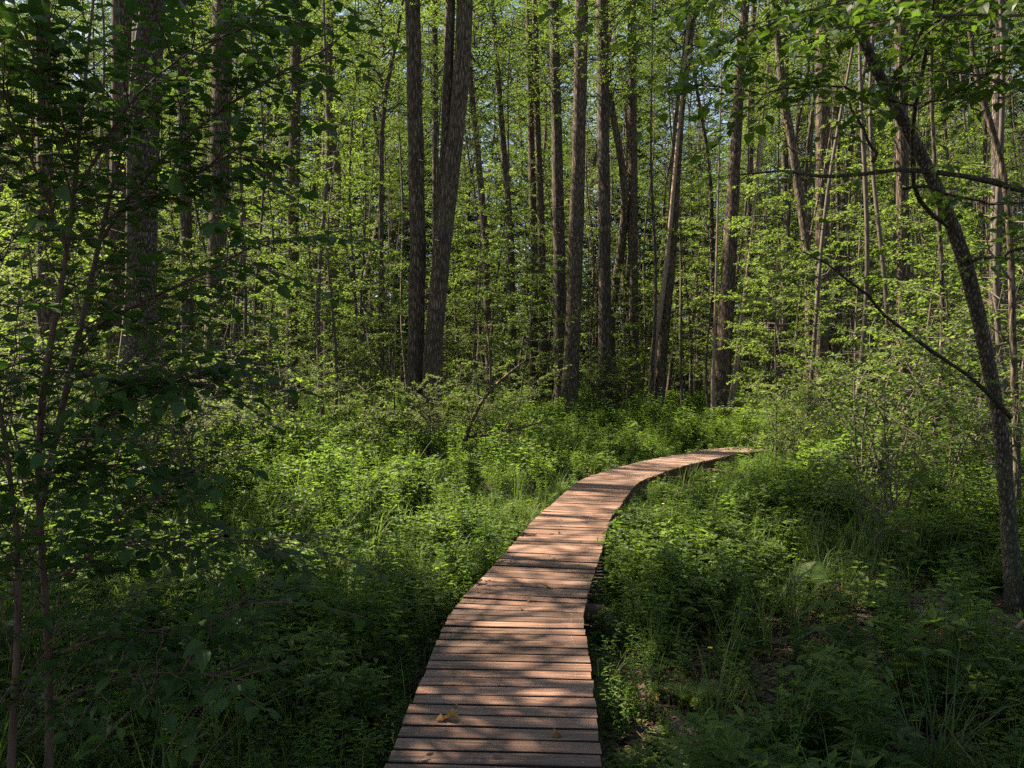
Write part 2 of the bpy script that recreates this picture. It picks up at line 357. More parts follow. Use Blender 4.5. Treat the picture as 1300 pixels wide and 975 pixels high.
def build_boardwalk():
    r = np.random.default_rng(5)
    root = thing('boardwalk', 'reddish brown wooden boardwalk of crosswise planks curving through the green undergrowth', 'boardwalk', (0, 0, 0))
    pitch = 0.125; s = 0.3; k = 0
    while s < S[-1] - 0.2:
        c = at_s(s); h = heading(s); ang = math.atan2(h[1], h[0]) - math.pi / 2
        y = c[1]; half = 0.5 * np.interp(y, [5.2, 7.5, 9.5, 13], [0.91, 0.84, 0.80, 0.84])
        mb = MB(); j = np.concatenate([r.uniform(-.0025, .0025, 4), r.uniform(-.0025, .0025, 4)])
        box_bevel(mb, half + r.uniform(-.003, .007), half + r.uniform(-.003, .007), 0.0510 + r.uniform(-.0015, .001), 0.014, 0.0035, r.uniform(-.05, .05), j)
        o = link('plank', mb.mesh('plank', [M['wood'], M['gap_shade']]), root, (c[0], c[1], DECK_Z - 0.014 + r.uniform(-.003, .003)), (r.uniform(-.022, .022), r.uniform(-.005, .005), ang + r.uniform(-.006, .006)))
        s += pitch; k += 1
    nm = MB()
    for ch in [c for c in root.children if c.name.startswith('plank')]:
        mw = ch.matrix_basis; hl = max(abs(v.co.x) for v in ch.data.vertices)
        for sx in (-1, 1):
            for sy in (-.022, .024):
                b = mw @ Vector((sx * (hl - .085) + r.uniform(-.008, .008), sy + r.uniform(-.006, .006), .014)); an = np.linspace(0, 6.28, 7)[:-1]
                ringv = [(b.x + .0045 * math.cos(q), b.y + .0045 * math.sin(q), b.z + .0012) for q in an]; low = [(v[0], v[1], v[2] - .004) for v in ringv]
                nm.add(ringv + low, [(0, i, i + 1) for i in range(1, 5)], [(i, i + 6, (i + 1) % 6 + 6, (i + 1) % 6) for i in range(6)])
    o = link('nail_heads', nm.mesh('nail_heads', [M['steel']]), root); o['kind'] = 'stuff'
    for side in (-1, 1):                                   # side stringers in straight lengths under the planks
        for a in np.arange(0.3, S[-1] - 0.6, 1.0):
            p = [];
            for ss in np.linspace(a, min(a + 0.99, S[-1] - 0.3), 5):
                c = at_s(ss); h = heading(ss); nrm = np.array([h[1], -h[0]]); p.append((*(c + side * nrm * 0.36), DECK_Z - 0.09))
            p = np.array(p); mb = MB(); h = unit(np.gradient(p, axis=0)); n = np.stack([h[:, 1], -h[:, 0], np.zeros(5)], 1)
            v = []
            for i in range(5):
                for (dx, dz) in ((-.03, -.06), (.03, -.06), (.03, .055), (-.03, .055)): v.append(p[i] + n[i] * dx + np.array([0, 0, dz]))
            q = [(i * 4 + k, i * 4 + (k + 1) % 4, i * 4 + 4 + (k + 1) % 4, i * 4 + 4 + k) for i in range(4) for k in range(4)] + [(3, 2, 1, 0), (16, 17, 18, 19)]
            mb.add(v, None, q); link('stringer', mb.mesh('stringer', [M['beam']]), root)
    for a in list(np.arange(0.9, S[-1] - 0.4, 2.05)):       # round sleeper logs across the bog
        c = at_s(a); h = heading(a); nrm = np.array([h[1], -h[0]])
        pr = 0.47 + (0.06 if abs(c[1] - 6.3) < 1.0 else 0)
        mb = MB(); p0 = np.array([*(c - nrm * 0.47), DECK_Z - 0.225]); p1 = np.array([*(c + nrm * pr), DECK_Z - 0.22])
        mb.tube(np.linspace(p0, p1, 6), 0.072, 10, rough=0.05, seed=int(a * 10))
        link('sleeper_log', mb.mesh('sleeper_log', [M['beam']], (0,)), root)
build_boardwalk()

# ------------------------------------------------------------------ foliage generators
def rot_about(v, ax, ang):
    c, s = np.cos(ang)[..., None], np.sin(ang)[..., None]
    return v * c + np.cross(ax, v) * s + ax * (np.sum(ax * v, -1, keepdims=True)) * (1 - c)

def branch_curve(r, p0, az, rise, L, n=6, droop=0.25, wob=0.06):
    d = np.array([math.cos(az) * math.cos(rise), math.sin(az) * math.cos(rise), math.sin(rise)])
    pts = [np.array(p0, float)]; st = L / (n - 1)
    for i in range(n - 1):
        d = unit(d + r.normal(0, wob, 3) + np.array([0, 0, -droop / n])); pts.append(pts[-1] + d * st)
    return np.array(pts)

def crown_parts(r, mbw, mbl, axis, h0, h1, rad, nb, tw, lf, lsz, prof, rise=(0.1, 0.7), shape='lo', wm=0, lm=0, rb=0.02, droop=0.3, asp=0.72, flat=0.34, keep=None):
    """Branches along an axis function, twigs on the branches, leaves along the twigs (flat sprays)."""
    az = r.uniform(0, 6.28); TP0, TP1, TR = [], [], []
    for b in range(nb):
        t = (b + r.uniform(0, 1)) / nb; h = h0 + (h1 - h0) * t; az += 2.4 + r.uniform(-.5, .5)
        L = rad * prof(t) * r.uniform(0.65, 1.15)
        if L < 0.1: continue
        pts = branch_curve(r, axis(h), az, r.uniform(*rise), L, 6, droop)
        mbw.tube(pts, np.linspace(rb * (0.4 + 0.6 * L / rad), rb * 0.15, 6), 5, wm, cap=False)
        m = max(3, int(tw * (0.4 + 0.6 * L / rad)))
        u = np.sort(r.uniform(0.15, 1.0, m)) ; idx = u * 5; i0 = np.minimum(idx.astype(int), 4); f = (idx - i0)[:, None]
        q0 = pts[i0] * (1 - f) + pts[i0 + 1] * f; bd = unit(pts[i0 + 1] - pts[i0])
        side = np.where(np.arange(m) % 2 == 0, 1.0, -1.0)[:, None] * unit(np.cross(bd, [0, 0, 1.0]))
        td = unit(bd * r.uniform(0.3, 1.1, (m, 1)) + side * r.uniform(0.5, 1.2, (m, 1)) + r.normal(0, 0.28, (m, 3)))
        tl = L * r.uniform(0.18, 0.42, m) * (1.15 - 0.6 * u) + 0.06
        TP0.append(q0); TP1.append(q0 + td * tl[:, None]); TR.append(np.full(m, rb * 0.13 + 0.0012))
    p0 = np.concatenate(TP0); p1 = np.concatenate(TP1); tr = np.concatenate(TR)
    if keep is not None:
        k = keep(0.5 * (p0 + p1)); p0, p1, tr = p0[k], p1[k], tr[k]
    mbw.twigs(p0, p1, tr, tr * 0.5, wm)
    n = len(p0); ln = np.linalg.norm(p1 - p0, axis=1)
    cnt = np.maximum(2, (lf * ln / np.mean(ln)).astype(int)); rep = np.repeat(np.arange(n), cnt); k = len(rep)
    t = r.uniform(0.1, 1.08, (k, 1)); d = unit(p1 - p0)[rep]
    side = unit(np.cross(d, [0, 0, 1.0])) * np.where(r.uniform(size=(k, 1)) < .5, 1, -1)
    pos = p0[rep] + (p1 - p0)[rep] * t + r.normal(0, lsz * 0.25, (k, 3))
    ld = unit(d * r.uniform(0.2, 1.0, (k, 1)) + side * r.uniform(0.3, 1.1, (k, 1)) + r.normal(0, .25, (k, 3)) + np.array([0, 0, -0.22]))
    nr = unit(np.array([0, 0, 1.0]) + r.normal(0, flat, (k, 3)))
    s = lsz * r.uniform(0.6, 1.25, k)
    mbl.leaves(pos, ld, nr, s, s * asp * r.uniform(0.85, 1.15, k), lm, shape)
    return k

def wavy_axis(r, lean=0.1, amp=0.12, H=8.0):
    a, b, p, q = r.uniform(-lean, lean), r.uniform(-lean, lean), r.uniform(0, 6.28), r.uniform(0, 6.28)
    def f(h): return np.array([a * h + amp * math.sin(h * 0.8 + p) - amp * math.sin(p), b * h + amp * math.sin(h * 0.7 + q) - amp * math.sin(q), h])
    return f

# shared crowns of the tall trees (local origin at crown base, height Hc)
def make_crown(seed, Hc, rad, nb, tw, lf, lsz, mat):
    r = np.random.default_rng(seed); mb = MB()
    crown_parts(r, mb, mb, lambda h: np.array([0, 0, h]), 0.0, Hc, rad, nb, tw, lf, lsz, lambda t: (0.55 + 0.9 * t) * (1 - t ** 3) + 0.12, (0.15, 0.8), 'lo', 0, 1, 0.035, 0.25)
    return mb.mesh('crown', [M['bark_far'], mat], (0,))
CROWN = [make_crown(100 + i, 7.0 + i * 0.7, 2.3 + 0.2 * i, 38, 14, 12, 0.088, M['alder']) for i in range(4)]

# young trees (saplings): stem mesh + foliage mesh per variant
def make_sapling(seed, H, rad, base, nb, tw, lf, lsz, mat, stemr):
    r = np.random.default_rng(seed); ax = wavy_axis(r, 0.07, 0.14, H); ws, lv = MB(), MB()
    hs = np.linspace(-0.15, H, 22); ws.tube([ax(h) for h in hs], stemr * (1 - hs / H * 0.9).clip(0.06), 7, 0, 0.06, seed)
    crown_parts(r, ws, lv, ax, base * H, H * 0.99, rad, nb, tw, lf, lsz, lambda t: 0.45 + 0.75 * math.sin(math.pi * min(1, t * 0.8 + 0.15)) * (1 - 0.6 * t), (-0.05, 0.5), 'lo', 0, 0, stemr * 0.35, 0.35)
    return ws.mesh('stem', [M['twig']], (0,)), lv.mesh('foliage', [mat])
SAP = [make_sapling(200 + i, H, rad, base, nb, tw, lf, sz, mt, sr) for i, (H, rad, base, nb, tw, lf, sz, mt, sr) in enumerate([
    (9.5, 1.75, 0.22, 50, 11, 19, 0.074, M['young'], 0.050), (8.0, 1.55, 0.24, 46, 11, 19, 0.070, M['young'], 0.040),
    (11.0, 1.95, 0.26, 50, 11, 19, 0.078, M['alder'], 0.060), (6.5, 1.40, 0.2, 42, 11, 19, 0.066, M['young'], 0.032),
    (5.0, 1.30, 0.06, 38, 11, 19, 0.064, M['young'], 0.026), (13.5, 2.1, 0.30, 52, 11, 19, 0.082, M['alder'], 0.065)])]

def make_shrub(seed, H, rad, ns, lsz, mat, nb=13, tw=12, lf=14):
    r = np.random.default_rng(seed); ws, lv = MB(), MB()
    for s in range(ns):
        az = r.uniform(0, 6.28); sp = r.uniform(0.1, 0.6); hh = H * r.uniform(0.7, 1.0); dx, dy = math.cos(az) * sp, math.sin(az) * sp
        p = r.uniform(0, 6.28)
        ax = lambda h, dx=dx, dy=dy, p=p: np.array([dx * h * (0.6 + 0.25 * h / H) + 0.05 * math.sin(2 * h + p), dy * h * (0.6 + 0.25 * h / H) + 0.05 * math.cos(2 * h + p), h])
        hs = np.linspace(-0.1, hh, 12); ws.tube([ax(h) for h in hs], 0.018 * (1 - hs / hh * 0.85).clip(0.1), 6, 0, 0.05, seed + s)
        crown_parts(r, ws, lv, ax, 0.18 * hh, hh, rad, nb, tw, lf, lsz, lambda t: 0.6 + 0.5 * math.sin(math.pi * t), (0.0, 0.9), 'lo', 0, 0, 0.010, 0.4)
    return ws.mesh('stem', [M['twig']], (0,)), lv.mesh('foliage', [mat])
SHR = [make_shrub(300, 2.7, 1.05, 6, 0.050, M['shrub'], 9, 12, 13), make_shrub(301, 2.0, 0.9, 6, 0.048, M['young'], 8, 12, 13),
       make_shrub(302, 3.6, 1.15, 6, 0.055, M['young'], 10, 12, 13), make_shrub(303, 1.4, 0.8, 6, 0.045, M['shrub'], 7, 11, 12),
       make_shrub(304, 3.2, 1.35, 5, 0.072, M['young'], 8, 8, 8), make_shrub(305, 2.2, 1.2, 5, 0.068, M['alder'], 7, 8, 8)]

# ------------------------------------------------------------------ traced trees
def smooth_path(pts, n):
    pts = np.asarray(pts, float); s = np.concatenate([[0], np.cumsum(np.linalg.norm(np.diff(pts, axis=0), axis=1))]); t = np.linspace(0, s[-1], n)
    q = np.stack([np.interp(t, s, pts[:, k]) for k in range(pts.shape[1])], 1)
    for _ in range(3):
        q[1:-1] = 0.25 * q[:-2] + 0.5 * q[1:-1] + 0.25 * q[2:]
    return q

def trunk_mesh(pix, Z, top, mat, seed, flare=0.7, sides=18, ground=True, base_xy=None, name='trunk', rough=0.045):
    """pix: list of (px, py, width_px[, Z]) from the foot up; returns mesh, foot position, path."""
    pts = []; rad = []
    for e in pix:
        z = e[3] if len(e) > 3 else Z
        pts.append(P(e[0], e[1], z)); rad.append(0.5 * e[2] / F_PX * z)
    pts = np.array(pts); rad = np.array(rad)
    if ground:
        f = pts[0].copy(); gz = float(ground_z(f[0], f[1])) - 0.12
        if f[2] > gz: pts = np.concatenate([[np.array([f[0], f[1], gz])], pts]); rad = np.concatenate([[rad[0] * 1.06], rad])
        else: pts[0][2] = gz
    if top > pts[-1][2] + 0.3:
        d = unit(pts[-1] - pts[-2]); d = unit(d * np.array([0.6, 0.6, 1])); k = (top - pts[-1][2]) / d[2]
        pts = np.concatenate([pts, [pts[-1] + d * k * 0.5], [pts[-1] + d * k]]); rad = np.concatenate([rad, [rad[-1] * 0.68], [rad[-1] * 0.22]])
    n = int(max(12, (pts[-1][2] - pts[0][2]) / 0.22)); q = smooth_path(np.concatenate([pts, rad[:, None]], 1), n)
    if name == 'limb':
        rk = np.random.default_rng(seed + 31); w_ = np.cumsum(rk.normal(0, .016, (len(q), 3)), 0); w_ -= np.linspace(0, 1, len(q))[:, None] * w_[-1]; q[:, :3] += w_ - w_[0] * np.linspace(1, 0, len(q))[:, None]
        q[:, 3] *= 1 + rk.uniform(-.12, .22, len(q))
    foot = q[0, :3].copy(); loc = q[:, :3] - foot
    hz = loc[:, 2]; rr = np.random.default_rng(seed); ph = rr.uniform(0, 6.28); kk = rr.integers(3, 6)
    fl = lambda i, th: 1 + flare * np.exp(-np.maximum(hz, 0) / 0.30)[:, None] * (0.7 + 0.45 * np.cos(kk * th + ph)[None, :])
    mb = MB(); mb.tube(loc, q[:, 3], sides, 0, rough, seed, fl if ground else None)
    return mb.mesh(name, [mat], (0,)), foot, loc

def traced_tree(label, pix, Z, top=15.0, mat='bark', seed=0, crown=0, crown_h=0.5, flare=0.7, extra=None, name='tree', cs=1.0):
    me, foot, loc = trunk_mesh(pix, Z, top, M[mat], seed, flare)
    t = thing(name, label, 'tree', foot)
    link('trunk', me, t)
    rs = np.random.default_rng(seed + 5000); k = 9; i = rs.integers(int(len(loc) * .08), int(len(loc) * .6), k); a = rs.uniform(0, 6.28, k); mb = MB(); p0 = loc[i]
    e = np.stack([np.cos(a), np.sin(a), rs.uniform(-.3, .8, k)], 1); L = rs.uniform(.3, 1.3, (k, 1)); mid = p0 + e * L * .5 + rs.normal(0, .04, (k, 3)); mb.twigs(p0, mid, .017, .010); mb.twigs(mid, mid + unit(e + rs.normal(0, .35, (k, 3))) * L * .5, .010, .003)
    o = link('dead_twigs', mb.mesh('dead_twigs', [M['twig']]), t); o['kind'] = 'stuff'
    if crown is not None:
        k = int(len(loc) * crown_h); link('crown', CROWN[crown % 4], t, loc[k], (0, 0, seed * 1.7), cs)
    if extra:
        for (pix2, Z2, m2, nm) in extra:
            me2, f2, l2 = trunk_mesh(pix2, Z2, -1 if nm == 'branch' else top, M[m2], seed + 7, 0, 14, False, name=nm)
            link(nm, me2, t, f2 - foot)
    return t

TREES = [
 ('tall straight dark trunk rising beside the leaning twin trunk behind the centre shrub', [(526, 577, 25), (527, 458, 21), (531, 325, 20), (527, 150, 19), (524, 0, 18)], 18.6, 15, 'bark', 1, 0, .55, None),
 ('tall grey trunk splitting in two and bending right as it rises', [(547, 579, 29), (548, 458, 23), (560, 325, 23), (579, 167, 20), (587, 80, 21), (590, 0, 21)], 18.3, 15, 'bark', 2, 1, .55,
    [([(556, 330, 15), (566, 190, 14), (570, 80, 13), (572, 0, 13)], 18.5, 'bark', 'fork')]),
 ('slim grey trunk standing close behind the bold dark trunk', [(712, 505, 17), (710, 325, 16), (705, 100, 13), (703, 0, 12)], 31.0, 17, 'bark_far', 3, 2, .55, None),
 ('bold dark straight trunk left of the far boardwalk bend', [(721, 540, 24), (726, 458, 20), (731, 325, 19), (736, 150, 17), (739, 0, 17)], 26.5, 17, 'bark', 4, 3, .55, None),
 ('grey brown trunk with a flared foot, next right of the bold dark trunk', [(768, 535, 21), (768, 458, 16), (768, 325, 15), (766, 150, 15), (765, 0, 15)], 28.0, 17, 'bark_far', 5, 0, .55, None),
 ('dark trunk curving gently beside the slanting pair of trunks', [(809, 525, 15), (804, 400, 12), (803, 200, 12), (802, 0, 11)], 32.0, 18, 'bark', 6, 1, .55, None),
 ('brown trunk slanting right that shares its foot with a sunlit slanting stem', [(834, 538, 17), (840, 458, 13), (852, 325, 14), (862, 150, 13), (873, 60, 12), (880, 0, 11)], 27.0, 16, 'bark', 7, 2, .55,
    [([(826, 530, 9), (830, 440, 9), (838, 395, 8), (846, 340, 6)], 26.8, 'dead', 'side_stem')]),
 ('sunlit brown trunk with splintered foot where the boardwalk ends', [(915, 540, 27), (917, 470, 20), (921, 408, 19), (926, 325, 17), (933, 200, 14), (938, 120, 12), (946, 0, 11)], 25.5, 16, 'bark', 8, 3, .55,
    [([(928, 540, 6), (931, 500, 5), (936, 470, 3)], 25.2, 'dead', 'splinter'), ([(922, 540, 6), (925, 510, 4), (930, 486, 2)], 25.1, 'dead', 'splinter'), ([(906, 540, 7), (905, 480, 5), (907, 430, 3)], 25.2, 'dead', 'splinter')]),
 ('straight dark trunk standing behind the leafy overhanging branches', [(1040, 545, 20), (1044, 400, 18), (1045, 200, 17), (1045, 0, 17)], 23.0, 16, 'bark', 9, 0, .55, None),
 ('slim brown trunk touching the right side of a straight dark trunk', [(1062, 540, 14), (1060, 300, 12), (1062, 120, 12), (1064, 0, 11)], 30.0, 17, 'bark_far', 10, 1, .55, None),
 ('thin dark trunk that bows left as it climbs behind the overhanging branches', [(1030, 540, 12), (1026, 320, 11), (1015, 250, 11), (1008, 200, 10), (995, 120, 10), (981, 0, 9)], 21.0, 13, 'bark', 11, 2, .6, None),
 ('grey trunk standing behind the crooked mottled tree', [(1152, 585, 18), (1148, 450, 16), (1146, 285, 15), (1144, 100, 15), (1144, 0, 15)], 17.5, 15, 'bark', 12, 3, .55, None),
 ('pale brown sunlit trunk standing right of the crooked mottled tree', [(1255, 560, 15), (1262, 420, 13), (1266, 250, 14), (1268, 100, 14), (1270, 0, 13)], 14.5, 14, 'bark_pale', 13, 0, .55, None),
 ('thin dark stem rising at the edge beside the crooked tree foot', [(1292, 570, 9), (1289, 525, 9), (1285, 400, 8), (1284, 325, 8), (1276, 215, 8), (1258, 160, 8), (1240, 100, 7), (1233, 60, 6)], 10.0, 8, 'bark', 14, None, .6, None),
 ('massive mottled trunk behind the dark broad-leaved shrub', [(180, 605, 42), (179, 458, 37), (181, 325, 37), (182, 200, 37), (188, 80, 36), (191, 0, 36)], 15.0, 16, 'bark_pale', 15, 1, .5, None),
 ('dark trunk pressed close to the left of the massive mottled trunk', [(148, 590, 26), (150, 400, 25), (154, 170, 23), (155, 0, 23)], 18.0, 16, 'bark', 16, 2, .5, None),
 ('dark brown trunk seen through the shrub leaves near the edge', [(57, 600, 22), (58, 400, 21), (58, 230, 20), (53, 0, 18)], 15.5, 15, 'bark', 17, 3, .5, None),
 ('dark thick trunk next right of the massive mottled trunk', [(268, 562, 28), (270, 450, 22), (277, 280, 23), (281, 120, 24), (283, 0, 24)], 20.5, 16, 'bark', 18, 0, .5, None),
 ('slim trunk between the massive mottled trunk and the dark thick trunk', [(238, 545, 15), (236, 250, 14), (232, 60, 14), (231, 0, 14)], 24.0, 16, 'bark_far', 19, 1, .5, None),
 ('dark trunk behind hanging twigs midway from the mottled trunk to the twin trunk', [(370, 520, 15), (372, 270, 14), (376, 60, 13), (377, 0, 13)], 26.0, 16, 'bark', 20, 2, .5, None),
 ('slim dark trunk in bright foliage left of the thin curved sapling', [(416, 515, 12), (417, 300, 11), (418, 150, 10), (418, 0, 10)], 28.0, 16, 'bark', 21, 3, .5, None),
 ('thin stem curving right at its top left of the twin trunk', [(484, 520, 7), (484, 300, 6), (484, 180, 6), (489, 120, 5), (500, 70, 4), (512, 0, 3)], 22.0, 13, 'bark', 22, 1, .5, None),
 ('thin trunk half hidden directly behind the twin trunk', [(556, 500, 9), (553, 300, 8), (553, 100, 7), (552, 0, 7)], 30.0, 17, 'bark_far', 23, 0, .5, None),
 ('thin dark trunk tilting left just right of the twin trunk', [(622, 505, 10), (616, 300, 9), (606, 190, 8), (597, 100, 7), (592, 0, 6)], 29.0, 16, 'bark', 24, 1, .55, None),
 ('thin trunk in front of the bright middle foliage tilting left with height', [(652, 505, 10), (648, 300, 9), (640, 200, 8), (632, 100, 7), (625, 0, 6)], 33.0, 17, 'bark_far', 25, 2, .55, None),
 ('left one of two slim dark trunks growing side by side', [(678, 508, 11), (678, 300, 9), (674, 150, 9), (671, 0, 8)], 34.0, 18, 'bark', 26, 3, .55, None),
 ('right one of two slim dark trunks growing side by side', [(690, 508, 10), (688, 300, 9), (682, 150, 8), (679, 0, 7)], 33.0, 18, 'bark', 27, 0, .55, None),
 ('thin straight trunk right of the splintered sunlit trunk', [(948, 520, 9), (950, 300, 8), (955, 100, 8), (957, 0, 8)], 33.0, 17, 'bark_far', 28, 1, .55, None),
 ('pale thin trunk between the bowed trunk and the splintered trunk', [(996, 520, 9), (996, 300, 8), (997, 100, 8), (998, 0, 8)], 34.0, 17, 'bark_pale', 29, 2, .55, None),
 ('thin brown trunk glimpsed between the slim brown trunk and the crooked tree', [(1104, 530, 9), (1105, 250, 9), (1106, 60, 8), (1106, 0, 8)], 30.0, 17, 'bark_far', 30, 3, .55, None),
]
TRUNK_XY = []
for (lab, pix, Z, top, mat, seed, cr, ch, ex) in TREES:
    t = traced_tree(lab, pix, Z, top, mat, seed, cr, 0.72 if seed in (15, 16, 17) else 0.62, 0.7, ex, cs=0.6 if seed in (15, 16, 17) else 0.68); TRUNK_XY.append(tuple(t.location[:2]))

# ------------------------------------------------------------------ crooked tree at the right and its leafy branches (large leaves one by one)
LEAF_MESH = {}
def leaf_mesh(kind, i):
    if (kind, i) not in LEAF_MESH:
        r = np.random.default_rng(900 + i); mb = MB()
        tv, tt = LEAF['hi']; v = tv.copy(); v[:, 0] *= r.uniform(0.68, 0.84); v[:, 2] *= r.uniform(0.5, 1.6); v[:, 2] -= v[:, 1] ** 2 * r.uniform(0.0, 0.22)
        v[:, 0] += 0.07 * r.uniform(-1, 1) * v[:, 1] ** 2
        pet = np.array([(-.012, -.16, .0), (.012, -.16, .0), (.010, .02, 0), (-.010, .02, 0)])
        mb.add(v, tt); mb.add(pet, None, [(0, 1, 2, 3)])
        LEAF_MESH[(kind, i)] = mb.mesh('leaf', [M[kind]])
    return LEAF_MESH[(kind, i)]

def frame(pos, d, n, s):
    d = Vector(d).normalized(); x = d.cross(Vector(n)).normalized(); z = x.cross(d)
    m = Matrix((x, d, z)).transposed().to_4x4()
    return Matrix.Translation(Vector(pos)) @ m @ Matrix.Scale(s, 4)

def sprays(r, pts, n_sub, sub_len, n_leaf, mbw, out, r_twig=0.003, t0=0.15, droop=0.25, up=0.0, size=0.085):
    """Twigs alternately along a branch, leaves in two ranks along each twig; leaf frames go to out."""
    pts = np.asarray(pts, float); n = len(pts)
    for k in range(n_sub):
        u = (t0 + (1 - t0) * (k + r.uniform(0, 1)) / n_sub) * (n - 1); i = min(int(u), n - 2); p = pts[i] + (pts[i + 1] - pts[i]) * (u - i)
        bd = unit(pts[i + 1] - pts[i]); sd = unit(np.cross(bd, [0, 0, 1.0])) * (1 if k % 2 else -1)
        d = unit(bd * r.uniform(0.3, 1.0) + sd * r.uniform(0.4, 1.1) + np.array([0, 0, up]) + r.normal(0, .25, 3))
        L = sub_len * r.uniform(0.55, 1.2); q = [p]
        for s in range(4): d = unit(d + np.array([0, 0, -droop / 4]) + r.normal(0, .12, 3)); q.append(q[-1] + d * L / 4)
        q = np.array(q); mbw.tube(q, np.linspace(r_twig, r_twig * 0.4, 5), 5, 0, cap=False)
        nl = max(2, int(n_leaf * r.uniform(0.7, 1.2)))
        for j in range(nl):
            v = (0.15 + 0.85 * (j + 0.6) / nl) * 4; a = min(int(v), 3); pp = q[a] + (q[a + 1] - q[a]) * (v - a); td = unit(q[a + 1] - q[a])
            ls = unit(np.cross(td, [0, 0, 1.0])) * (1 if j % 2 else -1)
            if j == nl - 1: ls = ls * 0.1
            ld = unit(td * 0.6 + ls * 0.9 + np.array([0, 0, -0.12]) + r.normal(0, .2, 3)); nn = unit(np.array([0, 0, 1.0]) + r.normal(0, .33, 3))
            out.append((pp + ld * 0.012, ld, nn, size * r.uniform(0.6, 1.2)))

def place_leaves(root, frames, kind, limit, r, foot):
    """The ones that show largest become objects, the rest one mesh."""
    foot = np.asarray(foot)
    key = [f[3] / max(0.3, f[0][1]) * (1 if (abs((f[0][0]) / max(f[0][1], .1)) < 0.62 and -0.5 < (f[0][2] - CAM_Z) / max(f[0][1], .1) < 0.44) else 0.05) for f in frames]
    order = np.argsort(-np.array(key)); rest = MB()
    for c, i in enumerate(order):
        p, d, n, s = frames[i]
        if c < limit:
            o = link('leaf', leaf_mesh(kind, int(r.integers(0, 5))), root); o.matrix_local = frame(p - foot, d, n, s)
        else:
            rest.leaves([p - foot], [d], [n], [s], [s * 0.75], 0, 'mid')
    if rest.n:
        o = link('leaves', rest.mesh('leaves', [M[kind]]), root); o['kind'] = 'stuff'

